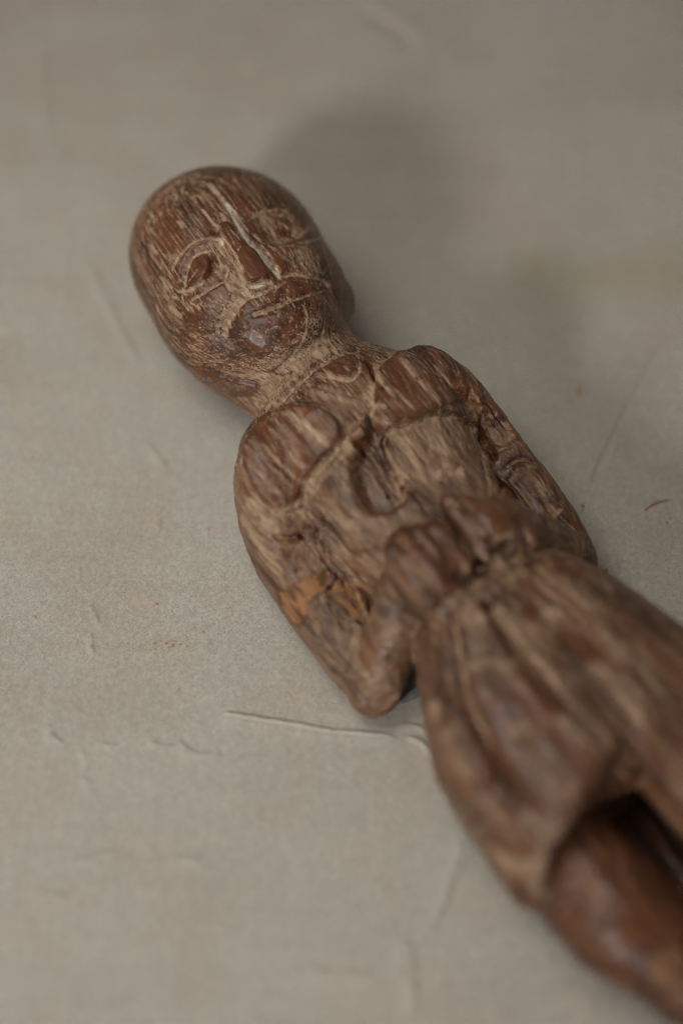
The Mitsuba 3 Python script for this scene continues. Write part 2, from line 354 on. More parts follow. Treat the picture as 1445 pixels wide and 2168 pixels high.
    (0.3, 1.5, 0.2, 0.25, [(111.5, -25.1, 69.6), (104.8, -19.6, 69.1), (97.3, -6, 60.9), (99.7, 0.3, 61), (112.2, 2.3, 62.7), (127.4, -3.4, 69.5), (130.4, -10.4, 69.5), (128.6, -20.5, 69.4), (122.8, -27.6, 63.3)]),
    (0.3, 1.5, 0.2, 0.15, [(101.8, 3.8, 65.7), (101.2, 13.1, 68.8), (107.7, 20.5, 69.2), (118.7, 22.1, 69.3), (124, 19.7, 68.3), (122.3, 10.5, 68.3), (121.6, 4.6, 67.2)]),
    (3.2, 3.0, 0.3, 0.1, [(166, -28.9, 63.2), (162.3, -23.9, 64.5), (163.9, -18.3, 66.2), (170.2, -14.1, 67.6), (183.8, -11.9, 69.5), (196.5, -9.1, 69.7), (210.6, -7.7, 69.8), (221.8, -9.1, 68.2), (227.5, -24.9, 66.7), (229.8, -32.9, 64.5), (220.4, -35.8, 64), (205, -36.4, 64.2), (188.6, -35.1, 64.7)]),
    (2.4, 2.6, 0.3, 0.1, [(163.3, -42.8, 41.1), (161.8, -39.9, 51.6), (165.6, -36.8, 58), (177.2, -38.8, 61), (195.5, -41.2, 61.5), (205.8, -43.1, 60.2), (209.1, -49.4, 50.5), (197.5, -51.2, 46.3), (182, -50, 44.2)]),
    (0.3, 2, 0.15, 0.3, [(179.5, -28.2, 66.4), (183.2, -18.3, 68.8), (191.5, -14, 69.4), (197.9, -15.2, 69.3), (193.7, -28.8, 66.9), (188.2, -32.4, 65.7)]),
    (0, 2, 0.08, 0.5, [(152.9, 4.3, 67.2), (152.7, 9, 67.2), (158.6, 10.1, 67.5), (161.4, 6.3, 67.7), (158, 2.5, 67.5)]),
    (-0.6, 2, 0.15, 0.45, [(166.6, 11.4, 68), (175.6, 18.9, 68.9), (199.5, 20, 69.8), (211.9, 16.3, 69.9), (200.4, 12.2, 70), (185.2, 11.5, 70), (174.4, 7.2, 69)]),
    (0, 2, 0.15, 0.3, [(198.5, -15.7, 69.2), (206.6, -14, 69.4), (219.9, -12.9, 69), (214.8, -15.8, 69), (203.2, -19.1, 68.8)]),
    (0, 2, 0.02, -0.55, [(279.3, -31.4, 44.9), (277.3, -23, 48.4), (282.5, -18.1, 47), (298.2, -28, 35.9), (290.3, -30.8, 37.7)]),  # bare wood on the leg, its tone darkened to stand for shade
]
# knife strokes: depth, half width, dust, tone, path
STROKES = [
    (1.4, 1.2, 0.85, 0.0, [(-98.6, 5.1, 84.3), (-92.9, 5.3, 85), (-86, 5.1, 85.3), (-79.5, 5.5, 85.1), (-72.5, 5.2, 84.6)]),
    (2.6, 1.2, 1.35, 0.0, [(-81.7, 6.1, 85.2), (-75.9, 5.5, 84.8), (-68.8, 4.7, 84.3), (-62.7, 3.9, 83.9), (-56.5, 3.5, 83.5), (-52.3, 4.2, 83.1), (-46.9, 5.5, 82.2), (-41.2, 5.7, 81.2), (-36.6, 6.1, 80.3), (-33.7, 5.7, 79.8)]),
    (1.2, 0.5, 0, 0.0, [(-48.1, 3.8, 82.6), (-43.8, 4.2, 81.9), (-38.2, 4.4, 80.8), (-32.3, 4, 79.8)]),
    (0.5, 0.4, 0.85, 0.0, [(-84.7, -5.4, 84.5), (-78.3, -5.3, 84.4), (-72.6, -4.9, 84.2), (-69.5, -3.9, 84.1), (-63, -5.7, 83.7)]),
    (1.2, 0.6, 0.95, 0.0, [(-63, -5.7, 83.7), (-57.8, -6, 83.4), (-50.8, -6.4, 82.8), (-43.8, -6.9, 81.8), (-40.8, -6.8, 81.2)]),
    (0.8, 0.25, 0, 0.0, [(-62.3, -6.3, 83.6), (-57, -6.4, 83.3), (-50.6, -6.9, 82.8), (-45.3, -6.9, 82)]),
    (0.4, 0.5, 0.8, 0.0, [(-77.9, 0.6, 85), (-72.7, 0.4, 84.6), (-69.7, 0.5, 84.4)]),
    (0.3, 0.5, 0.7, 0.0, [(-65, 1.4, 84.2), (-59.3, 1.3, 83.8), (-53.6, 1.2, 83.4), (-50.1, 2.7, 82.9)]),
    (0.6, 1.0, 1.1, 0.0, [(-35, -8.4, 79.7), (-33.3, -5.5, 79.9), (-33.4, -0.8, 80.2)]),
    (1.3, 1.6, 0.75, 0.0, [(-38.2, -14.3, 79), (-34.6, -12.1, 78.8), (-29.3, -9.1, 78.8), (-28.9, -2.9, 79.6), (-29.5, 5.5, 79.3)]),
    (0.9, 1.3, 0.58, 0.0, [(-33, 4.9, 79.8), (-34, 9.7, 79.1), (-33.6, 13.7, 77.9), (-32.2, 18.9, 75.4), (-31.8, 24.7, 71.7), (-30.6, 27.1, 69.4), (-27.9, 28.6, 66.6)]),
    (0.8, 2.2, 0.92, 0.0, [(-35.3, -10.4, 79.4), (-32.6, -13.2, 78.1), (-31.1, -16.7, 76.5), (-30, -19.9, 74.6), (-28.6, -22.5, 72.3), (-26.9, -24.9, 69.3)]),
    (0.6, 0.8, 0.75, 0.0, [(-36, -20.8, 75.9), (-32.8, -22.2, 74.1), (-32.8, -25.2, 72)]),
    (0.5, 1.5, 0.85, 0.0, [(-28.4, -22.2, 72.5), (-27.4, -23.9, 70.6), (-25.3, -26.3, 66.5)]),
    (0.6, 0.8, 0.7, 0.0, [(-32.3, -27.1, 70.4), (-30.2, -27.4, 68.8), (-28.4, -28, 67)]),
    (1.3, 1.4, 0.66, 0.0, [(-21.9, -12.8, 76.4), (-21, -8.7, 77.4), (-20.3, -4.2, 78), (-20.5, 0.8, 78.2), (-21, 6, 77.7)]),
    (0.9, 0.7, 0.55, 0.0, [(-20, 3.4, 77.9), (-20.3, 7.5, 77.2), (-21.2, 12, 76), (-23.1, 18.5, 73.1), (-25.7, 24.5, 69.3)]),
    (0.8, 0.5, 0.2, 0.0, [(-19.7, -5.5, 77.7), (-19.8, -0.6, 78), (-19.9, 4.4, 77.7)]),
    (1.6, 0.5, 0, 0.0, [(-21.7, -2.4, 78.5), (-21.6, -2.2, 78.5)]),
    (2.6, 0.9, 0.0, 0.0, [(-60.7, -14.8, 81.8), (-57, -15.9, 81.4), (-53.6, -18.4, 80.4), (-52.1, -22.1, 78.8)]),
    (0.4, 0.5, 0.75, 0.0, [(-66.6, -32.3, 71.6), (-68.3, -29, 74.3), (-70, -25.8, 76.5), (-70.4, -22.8, 78.3), (-71.3, -18.3, 80.5), (-70.3, -14.4, 81.9), (-67.2, -9.5, 83.2), (-64.1, -6.4, 83.6)]),
    (0.3, 0.8, 1.1, 0.0, [(-64.1, -6.4, 83.6), (-62.1, -6.2, 83.6), (-64.1, -7.3, 83.5)]),
    (0.4, 0.5, 0.85, 0.0, [(-55.1, -31.7, 72.8), (-58.3, -29, 75), (-61.8, -25.7, 77), (-64.9, -22.6, 78.6), (-65.8, -19.1, 80.3), (-64.4, -15.4, 81.6), (-62.4, -12.6, 82.4)]),
    (0.2, 0.35, 0.62, 0.0, [(-55.4, -31.5, 73), (-56.8, -27.1, 76.3), (-57.4, -23.2, 78.5), (-58.6, -21.6, 79.2)]),
    (0.2, 0.45, 0.7, 0.0, [(-67.5, -33.8, 70), (-61, -34, 70.5), (-55.2, -32.6, 72.1), (-52, -31.6, 72.8)]),
    (0.3, 0.5, 0.75, 0.0, [(-64.8, -12.5, 82.4), (-59.5, -12, 82.5), (-54.2, -12.7, 82.1), (-48.6, -15.3, 80.9)]),
    (0.5, 0.6, 0.8, 0.0, [(-55.6, -32.8, 71.9), (-53.2, -30.4, 73.8), (-51.8, -26.7, 76.3), (-50.7, -23.3, 78.1)]),
    (1.3, 1.0, 0.72, 0.0, [(-47.1, -30.3, 73.2), (-46.1, -26.4, 75.7), (-45.7, -23, 77.5), (-44.9, -18.3, 79.4), (-45.2, -15.5, 80.3), (-48.8, -11.4, 81.9)]),
    (0.2, 0.7, 0.7, 0.0, [(-65, -38.3, 64.4), (-59.1, -36.6, 67.7), (-53.1, -33.8, 70.9)]),
    (0.3, 0.5, 0.75, 0.0, [(-53.8, -32.4, 72.2), (-50.5, -33.9, 70.5), (-44.7, -33.6, 69.7)]),
    (0.3, 0.7, 0.75, 0.0, [(-56.4, -38.2, 65.5), (-50.9, -37.5, 66.3), (-46.4, -36.9, 66.2)]),
    (2.2, 0.9, 0, 0.0, [(-69.9, -8.5, 83.5), (-69.6, -5.6, 83.9), (-67.2, -5.2, 83.9)]),
    (0.5, 0.7, 0.5, 0.0, [(-67.6, 8.7, 83.8), (-71.3, 14.7, 83.1), (-73.1, 20, 81.8), (-73.5, 25.9, 79.5), (-73.3, 31.9, 76.1), (-72.2, 34.4, 74.2)]),
    (1.5, 0.45, 0, 0.0, [(-71, 15.8, 82.8), (-70.7, 15.9, 82.8)]),
    (1.5, 0.45, 0, 0.0, [(-68.3, 11.3, 83.5), (-68, 11.6, 83.4)]),
    (-0.6, 0.6, 0.85, 0.0, [(-61.2, 20.1, 80.4), (-64.3, 23, 79.6), (-64, 25.8, 78.2), (-61, 25.9, 77.8), (-61.1, 27.7, 76.9)]),
    (1.6, 0.7, 0, 0.0, [(-58.7, 22.9, 79), (-58.7, 25.5, 77.8)]),
    (0.4, 0.7, 0.75, 0.0, [(-53.8, 26.1, 76.7), (-58.6, 32.4, 73.5), (-65.2, 39.3, 68.5)]),
    (0.5, 0.7, 0.72, 0.0, [(-50.5, 24.3, 77.2), (-52, 29.5, 74.5), (-54.3, 34.3, 71.3), (-59.7, 41.9, 64.3)]),
    (0.4, 0.5, 0.65, 0.0, [(-49.4, 12.4, 81.4), (-49.5, 18.5, 79.6), (-48.9, 23.8, 77.2), (-48.1, 27.7, 74.9), (-44.8, 28.8, 73.4), (-39.3, 29.1, 71.6), (-35.1, 27.6, 71.1)]),
    (0.7, 0.7, 0.6, 0.0, [(-61.4, 6.7, 83.6), (-55.7, 8.2, 82.9), (-50.3, 11.2, 81.8), (-45.6, 12.9, 80.7), (-40.2, 14.9, 79), (-37.2, 15.8, 78)]),
    (0.4, 0.9, 0.75, 0.0, [(-39.7, 19.8, 77), (-35.5, 19.9, 75.8), (-33.6, 21.5, 74.4)]),
    (0.8, 0.8, 0.6, 0.0, [(-31.9, 25.7, 71.1), (-29.1, 27.5, 68.3), (-24.7, 27.6, 65.7), (-23.7, 29.6, 62.3)]),
    (0.35, 0.4, 0.85, 0.0, [(-17.1, 7.2, 76.2), (-13.2, 7, 74.4), (-9.7, 5.2, 72.4), (-6.5, 2.3, 69.6), (-4.4, -1.5, 66.7), (-3.7, -6.4, 63.9)]),
    (0.3, 0.35, 0.7, 0.0, [(-18.6, 18.8, 71.2), (-13.3, 16.7, 69.6), (-7.9, 13.2, 67.2), (-3.5, 7.9, 65.5)]),
    (0.2, 0.35, 0.45, 0.0, [(-14.4, -12.6, 72.9), (-13.7, -9, 74.1), (-13.1, -6.4, 74.4)]),
    (2.0, 1.2, 0.1, 0.0, [(-33.8, -38.9, 45.5), (-26.9, -35.4, 47.9), (-22.1, -31.9, 49.6), (-18.6, -28.9, 47.9), (-15.4, -25.8, 46.9), (-10.5, -21, 47), (-7.2, -18.8, 46.6)]),
    (0.3, 0.9, 0.85, 0.0, [(-23.3, -32.7, 51.1), (-18, -28.2, 50.4), (-13.1, -23.4, 51.7), (-5, -14.8, 55.9)]),
    (0.9, 0.4, 0.1, 0.0, [(-9, -18.5, 55.5), (-5.3, -14.6, 56.8), (-3.8, -8.8, 62.1), (-4.1, -3.1, 66)]),
    (0.9, 0.4, 0.1, 0.0, [(-4.6, -14, 56.6), (-1.8, -12.6, 56.5), (1.5, -8.5, 60)]),
    (0.8, 0.35, 0.1, 0.0, [(0.5, 2, 63.7), (5.1, 3.8, 64)]),
    (1.4, 1.3, 0.62, 0.0, [(13.3, -25.9, 56), (12.8, -18.7, 60.2), (9.5, -9.5, 62.2), (7.5, -1, 63.6), (7.1, 6.7, 64.4), (7.6, 16.3, 63.8), (8.4, 20.8, 63)]),
    (0.6, 0.5, 0.2, 0.0, [(14.8, -25.8, 56.8), (14.2, -18.8, 60.7), (10.8, -9.5, 62.6), (8.7, -0.9, 63.8)]),
    (0.2, 0.6, 0.7, 0.0, [(-126.1, -0.1, 70), (-117.3, 0.3, 77.1), (-107.3, 1.5, 81.9)]),
    (0.2, 0.6, 0.65, 0.0, [(-107.8, 2.2, 81.8), (-106.2, 7.6, 82.3), (-101.3, 10.5, 83.4)]),
    (0.3, 0.5, 0.7, 0.0, [(-109.1, -18.7, 75), (-111.1, -13.5, 76.7), (-111.7, -6.8, 78.8), (-113.3, 0.7, 79.4)]),
    (0.2, 0.45, 0.7, 0.0, [(-99, -8.4, 82.6), (-103.3, -5.8, 82.2), (-105.5, -3.4, 82)]),
    (0.2, 0.6, 0.7, 0.0, [(-119.4, -23.2, 62.8), (-115.3, -22.3, 68.2), (-112.3, -20.6, 71.8)]),
    (0.2, 0.5, 0.7, 0.0, [(-107.4, -21.9, 73.6), (-103.4, -22.9, 74.6), (-100.3, -22.5, 75.9)]),
    (0.3, 0.5, 0.85, 0.0, [(-84.2, -4.6, 84.7), (-79.8, -4.7, 84.5), (-75.4, -5.3, 84.3)]),
    (0.15, 0.8, 0.9, 0.0, [(-87.4, -17.1, 80.9), (-83.8, -16.3, 81.3), (-81.6, -16.1, 81.4)]),
    (0.15, 0.6, 0.75, 0.0, [(-100.6, -26.7, 72.4), (-95.4, -27, 73.6), (-91.5, -27.1, 74.2)]),
    (0.15, 0.9, 0.85, 0.0, [(-91.6, -31, 70.3), (-86.8, -30.6, 71.3), (-81.2, -30.3, 72.1)]),
    (0.15, 0.8, 0.65, 0.0, [(-107.7, -34.8, 54), (-113.7, -31.3, 55.5), (-110.1, -29.9, 63.2)]),
    (0.9, 0.9, 0.9, 0.0, [(11.4, 1.6, 64.6), (14.6, 1.7, 65.2), (21.1, 3.7, 66.3), (23.7, 8, 66.7), (21.5, 12.3, 66.4), (15.8, 16.5, 65.2)]),
    (-0.5, 1.3, 0.7, 0.0, [(16.1, -8.9, 64.1), (23.3, -5.4, 66), (30.5, -0, 66.9), (38.3, 6.9, 66.8)]),
    (-0.4, 1.1, 0.72, 0.0, [(38.7, 6.6, 66.7), (34.2, 11.3, 66.9), (30.3, 15.2, 66.9)]),
    (2.6, 0.65, -0.3, 0.0, [(12.8, 20.1, 64.1), (18.6, 20, 65.3), (24.5, 18.3, 66.4), (30.2, 16.3, 66.8), (35.8, 16.2, 66.7), (40.5, 17.2, 66.4)]),
    (-0.3, 0.9, 0.9, 0.0, [(20.1, 22.6, 65.2), (25.2, 19.4, 66.4), (31, 17.7, 66.8), (36.5, 17.7, 66.6), (42.3, 18.5, 66.2)]),
    (-0.6, 0.9, 0.78, 0.0, [(41.5, 5.3, 66.5), (41.9, 8, 66.5), (43.1, 11.2, 66.4), (46.2, 12.6, 66.2)]),
    (-0.8, 1.1, 0.75, 0.0, [(43.9, 5.4, 66.4), (47, 5.8, 66.1), (50.3, 6.7, 65.8)]),
    (1.8, 0.8, 0, 0.0, [(43, 4.9, 66.4), (46.8, 4.5, 66.1), (50.7, 5.5, 65.8), (52.5, 6.7, 65.6)]),
    (1.8, 1.2, 0.5, 0.0, [(13.6, -28.1, 55), (18.7, -18.6, 62), (27.8, -10.2, 65.7), (38, -6.7, 66.1), (45.8, -7.8, 65.4), (51.3, -13.1, 63.9)]),
    (-0.8, 0.9, 0.75, 0.0, [(52.2, -20.7, 61.2), (54.8, -29.4, 54.3), (56.4, -36.8, 47.6), (57, -45.7, 47.3)]),
    (0.3, 1.3, 0.95, 0.0, [(25.2, -21.6, 62.1), (36.7, -19.5, 63.1), (48.9, -17.2, 62.9)]),
    (0.2, 0.8, 0.75, 0.0, [(24.3, -40.3, 56.6), (34.4, -38.8, 56.8), (43.3, -36.1, 53.7), (51.5, -32.3, 51.4)]),
    (0.2, 0.7, 0.65, 0.0, [(34.9, -42.2, 56.2), (43.9, -39.6, 53.4), (52.3, -36.7, 49.7)]),
    (0.2, 1.0, 0.5, 0.0, [(24.9, -32.7, 57.8), (37, -30.1, 57.1), (49.8, -27.2, 57.3)]),
    (0.2, 1.0, 0.55, 0.0, [(35.1, -46.4, 54.8), (44, -45.2, 52.8), (51.9, -42.7, 50)]),
    (0.2, 1.0, 0.75, 0.0, [(24.1, -46.8, 51.7), (31.5, -49.2, 52.6), (38.6, -50, 52.1)]),
    (0.6, 0.9, 0.5, 0.0, [(29.1, -47, 54.1), (40.7, -50.4, 51.5), (51.6, -49.6, 48.8), (56.7, -47.1, 47.3)]),
    (-1.0, 1.1, 0.75, 0.0, [(41.9, 5.6, 66.5), (45.8, -1.1, 66), (47.5, -6.5, 65.4), (50.5, -12.1, 64.2), (53.6, -17.6, 62.3), (55.8, -24.3, 58.7), (56.3, -31.1, 51.6), (57.4, -38.3, 47.1)]),
    (-0.8, 1.0, 0.65, 0.0, [(60.4, -12.2, 63.3), (63.6, -17.3, 61.4), (67.9, -19.9, 59.8)]),
    (2, 0.9, 0, 0.0, [(76.6, -7.2, 62.6), (77.5, -6.7, 62.5)]),
    (2, 1.4, 0, 0.0, [(53.4, -7.9, 64.7), (52, -4.4, 65.2), (56.8, -5.7, 64.7)]),
    (1.5, 1.1, 0.2, 0.0, [(51.8, 7.1, 65.7), (57.7, 4, 65.2), (68.4, 2.1, 64.2), (81.1, 1.1, 62.8), (91.4, 1.4, 61.8)]),
    (0.8, 0.5, 0.35, 0.0, [(51.9, 6.6, 65.7), (54.2, 17.6, 65.3), (54.7, 31.7, 62.8), (55.5, 40.7, 58.5), (57.4, 52.4, 49.8)]),
    (-0.3, 1.0, 0.95, 0.0, [(23.7, 32.1, 63.9), (31.5, 32.1, 64.4), (41.8, 32.8, 63.7), (49.4, 33.4, 62.8), (54.1, 33.1, 62.5)]),
    (-0.2, 0.7, 0.8, 0.0, [(32.5, 44.7, 60.3), (39.6, 45.7, 58.5), (44.5, 46.4, 56.4)]),
    (0.2, 0.6, 0.6, 0.0, [(36.3, 19, 66.5), (44.5, 20.2, 65.9), (52.4, 21.4, 65.1)]),
    (-0.2, 0.7, 0.85, 0.0, [(57.4, 31.8, 62.5), (68.2, 27.4, 62.5), (78.3, 23.4, 61.9)]),
    (-0.2, 0.6, 0.75, 0.0, [(66.4, 37, 59.2), (73.7, 34.9, 58.8), (79, 33.1, 58.5)]),
    (-1.2, 1.2, 0.85, 0.0, [(82.5, 15.2, 62.5), (80.6, 17.4, 62.5), (80.6, 21.8, 61.9), (81.4, 26.8, 60.6), (84.7, 28.2, 59.6)]),
    (-0.5, 1.2, 0.75, 0.0, [(56.8, 4.4, 65.2), (71.9, 2.8, 63.8), (82.4, 2.2, 62.7)]),
    (-0.3, 1.0, 0.75, 0.0, [(58.5, 14.8, 65), (67.5, 12.6, 64.3), (76.9, 11.8, 63.3), (84.1, 8.9, 62.5)]),
    (3, 1.2, -0.3, 0.0, [(59.1, 52.2, 49), (66.8, 51.1, 45.4), (77.2, 49.2, 40.6), (108.6, 29.4, 67.1)]),
    (1.0, 0.6, 0.25, 0.0, [(44.9, 46.1, 56.4), (47.8, 51.9, 54), (51.9, 55.9, 52), (54.2, 60.3, 49.8)]),
    (-0.2, 0.6, 0.75, 0.0, [(43.2, 56.8, 55.3), (47.9, 55.6, 53.6), (52.5, 56.5, 51.6)]),
    (1.4, 0.6, -0.1, 0.0, [(51, 57.5, 52), (56.9, 61.4, 48.3), (66.6, 64.8, 42.7)]),
    (-0.8, 0.9, 0.85, 0.0, [(72.9, 51, 42.8), (74.1, 54.8, 42.9), (74.6, 59.2, 42.7), (73.3, 68.1, 37.1)]),
    (1.2, 0.7, 0.4, 0.0, [(80.8, 50.4, 40), (80.1, 57.4, 41.4), (81.7, 61.1, 40.8), (84.6, 65.1, 38.7)]),
    (-0.2, 0.8, 0.75, 0.0, [(83.3, 48.9, 38.1), (84.6, 56.2, 40.4), (87, 64.3, 38.8)]),
    (0.5, 0.6, 0.2, 0.0, [(110.1, 58.5, 34.8), (114.6, 60.1, 33.8), (118.7, 61, 32.9)]),
    (0.5, 2.5, 0.1, 0.0, [(141.6, 27.9, 64.4), (147.8, 32, 64.3), (153.8, 36.2, 63.8)]),
    (0.2, 2.2, 0.92, 0.0, [(40.3, -57.5, 36.4), (54.3, -58.5, 38.6), (64.9, -57.9, 37), (77.9, -57.1, 32.8)]),  # tan arm streaks, here and next two: dust widened to stand for light from the left
    (0.2, 2.0, 0.85, 0.0, [(42.3, -54.1, 47.7), (54.1, -53.3, 45.9), (63.4, -51.2, 43.2)]),
    (0.2, 2.2, 0.8, 0.0, [(50.6, -52.1, 47.9), (55.2, -48.2, 47.7), (57, -40.8, 47.4), (62.5, -37.5, 44.6)]),
    (0.4, 1.0, 0, 0.0, [(46.2, -58.5, 19.3), (61.7, -60.4, 27.4), (74.1, -59.8, 27.6), (80.6, -58.8, 28.8)]),
    (1.2, 0.8, 0.2, 0.0, [(62.5, -52.5, 43), (66.1, -48.1, 42.7), (66.9, -42.9, 42.7)]),
    (2.5, 0.7, -0.5, 0.0, [(66.8, -43.1, 42.7), (68.9, -42.2, 41.8)]),
    (-0.3, 1.2, 0.4, 0.0, [(73.1, -49, 39.4), (78.8, -52.3, 36.1)]),
    (-0.5, 0.8, 0.55, 0.0, [(81.9, -58.6, 28.8), (83.8, -50.1, 35.1), (84.1, -40.9, 35.6)]),
    (0.4, 0.6, 0.2, 0.0, [(91.8, -54.9, 30.3), (89.8, -51.8, 32.7), (90.4, -44.7, 33.6)]),
    (-0.6, 1.2, 0.7, 0.0, [(69.2, -39.6, 41.6), (81.9, -37.7, 36), (91.3, -33.9, 32), (114.2, -35.2, 48.5)]),
    (1.2, 0.7, 0.0, 0.0, [(72.8, -38.9, 39.8), (84.4, -38.3, 35.3), (93.2, -33.2, 31.1), (113.8, -35.8, 46.9)]),
    (-0.7, 1.0, 0.2, 0.01, [(84.4, -36.9, 35), (88.8, -39.5, 34), (90.6, -44.3, 33.6)]),
    (-0.4, 0.6, 0.3, 0, [(89.8, -59.1, 23.3), (90, -53.8, 31.6), (89.9, -47.2, 33.6), (90.8, -42.1, 33.5)]),
    (-0.4, 0.8, 0.7, 0.0, [(109.1, -38.2, 28.4), (115.2, -46.6, 27.5), (123.1, -55, 21.5)]),
    (-0.5, 0.9, 0.7, 0.0, [(116.2, -35.6, 48.6), (115.4, -39.5, 40.3), (109.9, -38.6, 28.3)]),
    (-0.6, 1.0, 0.75, 0.0, [(139, -38.8, 19.8), (140.3, -43.3, 18), (140.9, -47.3, 16.1)]),
    (-0.3, 1.3, 0.85, 0.0, [(111.1, -22.9, 70.2), (118.2, -21.9, 70), (126.7, -20.5, 69.6)]),
    (-0.1, 1.1, 0.65, 0.0, [(107.7, -12, 69.8), (116.8, -11.6, 70.7), (121.9, -13.1, 70.9)]),
    (-0.4, 1.3, 0.65, 0.0, [(98.5, -2.9, 60.9), (109.1, -1.3, 69.3), (114.4, 2.2, 62.7), (127, -3.1, 69.6), (133.6, -5.9, 66.1)]),
    (-0.8, 1.5, 0.9, 0.0, [(97.1, -5.2, 60.9), (98.3, -2.1, 61)]),
    (1.3, 1.1, 0.2, 0.0, [(92.2, -0.1, 61.7), (97.6, 3, 61.3), (105.1, 3.2, 61.7), (115.6, 2, 62.5)]),
    (-0.1, 1.1, 0.7, 0.0, [(109.4, 8.8, 69.6), (114.7, 9.1, 69.3), (120.7, 9.6, 68.8)]),
    (-0.2, 1.2, 0.7, 0.0, [(102.8, 12.1, 68.6), (103.5, 7.5, 70)]),
    (-0.8, 1.2, 0.75, 0.0, [(122.5, 5.2, 67.9), (127.5, 6.6, 65.6), (133, 8.3, 62.7)]),
    (-0.6, 1.2, 0.75, 0.0, [(124.3, 10.4, 68.1), (124.5, 15.5, 68.3), (125.4, 20.1, 67.7)]),
    (1.6, 2.2, -0.2, 0.0, [(126.5, 1.4, 60.4), (128.5, 7, 61.6)]),
    (1.5, 1.8, -0.2, 0.0, [(129.5, -9.9, 69.7), (130.7, -7.3, 68.3)]),
    (2, 1.8, 0, 0.0, [(127.6, 12.3, 66.1), (127.2, 17.7, 67.1)]),
    (1.2, 1.0, 0.3, 0.0, [(113.9, -27.1, 66.6), (105.6, -21.4, 69.6), (96.8, -5.7, 60.9)]),
    (-0.7, 1.6, 0.5, -0.15, [(139.8, -17.6, 64.7), (139.4, -7.3, 65.3), (138.4, 2.9, 65.6), (137.7, 19.6, 64.8)]),
    (1.2, 1.4, 0.5, 0.0, [(136.1, -19, 66.6), (135.8, -8.8, 66.6), (133.8, 0.5, 63.2)]),
    (2, 1.8, 0.0, 0.0, [(137.1, 20.1, 64.5), (138.4, 20.4, 65)]),
    (-0.5, 1.4, 0.7, 0.0, [(129.1, 32.9, 52.9), (124.1, 38.1, 51.5)]),
    (3, 1.6, -0.3, 0.0, [(143.2, -4.3, 66.1), (146.4, -4, 66.5)]),
    (3.0, 1.9, 0.2, 0.0, [(142, -4.1, 66), (159.3, -6.4, 67.3), (172.2, -6.9, 68.5), (187.1, -8.3, 69.8), (200, -9.2, 69.7)]),
    (-0.9, 1.7, 0.82, 0.0, [(141, -2.4, 66), (158, -3.8, 67.3), (172.4, -3.6, 68.6), (184.4, -3.7, 69.9), (194.2, -4.1, 69.9), (202.3, -4.1, 69.9)]),
    (-0.6, 1.8, 0.72, 0.0, [(198.2, -12.1, 69.5), (208.9, -9, 69.7), (219.5, -6.8, 69.3)]),
    (-1.0, 1.9, 0.9, 0.0, [(165.6, -28.2, 63.4), (163.2, -24.1, 64.6), (164.9, -18.9, 66.1), (169.3, -15.2, 67.3), (176.7, -13.6, 68.6)]),
    (3.0, 2.0, 0.12, 0.0, [(141.5, -18.6, 63.4), (157.6, -26.7, 62.6), (174.4, -34.5, 62.7), (185.1, -36.1, 64.2), (196.2, -37.7, 63.6), (208.3, -38.6, 63.1), (217.5, -38.5, 62.9)]),
    (-0.4, 1.3, 0.65, 0.0, [(146.1, -21.6, 62.6), (167.1, -32.1, 61.9), (178.9, -34.3, 64), (189.8, -35.9, 64.3)]),
    (-0.3, 1.8, 1.0, 0.0, [(164.4, -40.7, 52), (171.7, -41.5, 55.9)]),
    (-0.3, 1.4, 0.75, 0.0, [(177.3, -42.8, 57.5), (187.4, -45.4, 57.5), (197.8, -45.7, 57.7)]),
    (0, 1.6, 0.55, 0.0, [(170.8, -46, 41), (183.8, -50.4, 44.6), (196.6, -51.3, 44.9)]),
    (-0.3, 1.8, 0.85, 0.0, [(159.4, 11.3, 67.6), (162.4, 17.2, 67.6)]),
    (-0.9, 2.4, 0.85, 0.0, [(185.8, 11, 70), (192.6, 14.6, 69.9), (205.7, 15, 69.9), (215.8, 14.1, 69.8)]),
    (-0.4, 2.0, 0.6, 0.0, [(172.8, 24.8, 68.1), (187, 24.5, 69.5), (200.7, 25.3, 69.5), (208.5, 26.2, 69.5)]),
    (-0.2, 2.2, 0.6, 0.0, [(147.7, 21.9, 66.3), (163.6, 27.5, 66.8), (169.1, 27.8, 67.3)]),
    (1, 1.6, 0.2, 0.0, [(144.3, 16.1, 66.4), (156.6, 17, 67.3), (163.2, 19.4, 67.6)]),
    (-0.5, 1.6, 0.75, 0.0, [(193.3, -29.4, 66.7), (195.5, -25.2, 67.8), (197.4, -19.9, 68.7)]),
    (0.8, 1.6, 0.2, 0.0, [(198.8, -29, 66.8), (201.5, -22.8, 68.2)]),
    (0.3, 2, 0.65, 0.0, [(144.6, -19.7, 63.1), (150.2, -10.6, 66.2), (147.8, -3.6, 66.6)]),
    (1.2, 1.6, 0.1, 0.0, [(216, 7.1, 69.8), (217.4, 5.1, 61.7)]),
    (-0.8, 1.8, 0.85, 0.0, [(215.6, -51.4, 45), (225.3, -51.4, 46.2), (232.4, -49.6, 51.7), (234.6, -45.9, 56.7)]),
    (0.6, 1.6, 0.2, 0.0, [(213.1, -48.4, 47.4), (224.2, -49.2, 52.7), (229.1, -46.3, 56.4)]),
    (-0.5, 2.2, 0.75, 0.0, [(233.6, -43.9, 58.5), (237.5, -46.8, 54.4), (239.3, -47.3, 38)]),
    (1.0, 2.2, 0.1, 0.0, [(232.2, -51.6, 45.1), (236.9, -49.5, 38.8), (239.2, -47.7, 30.8)]),
    (-0.8, 1.8, 0.7, 0.0, [(232.4, -40.4, 60.9), (236.3, -45.6, 56.8), (240.1, -46.9, 37.5)]),
    (0.9, 1.6, 0.1, 0.0, [(233.6, -36.9, 62.2), (236.1, -39.4, 47.6), (242.1, -44, 43.8)]),
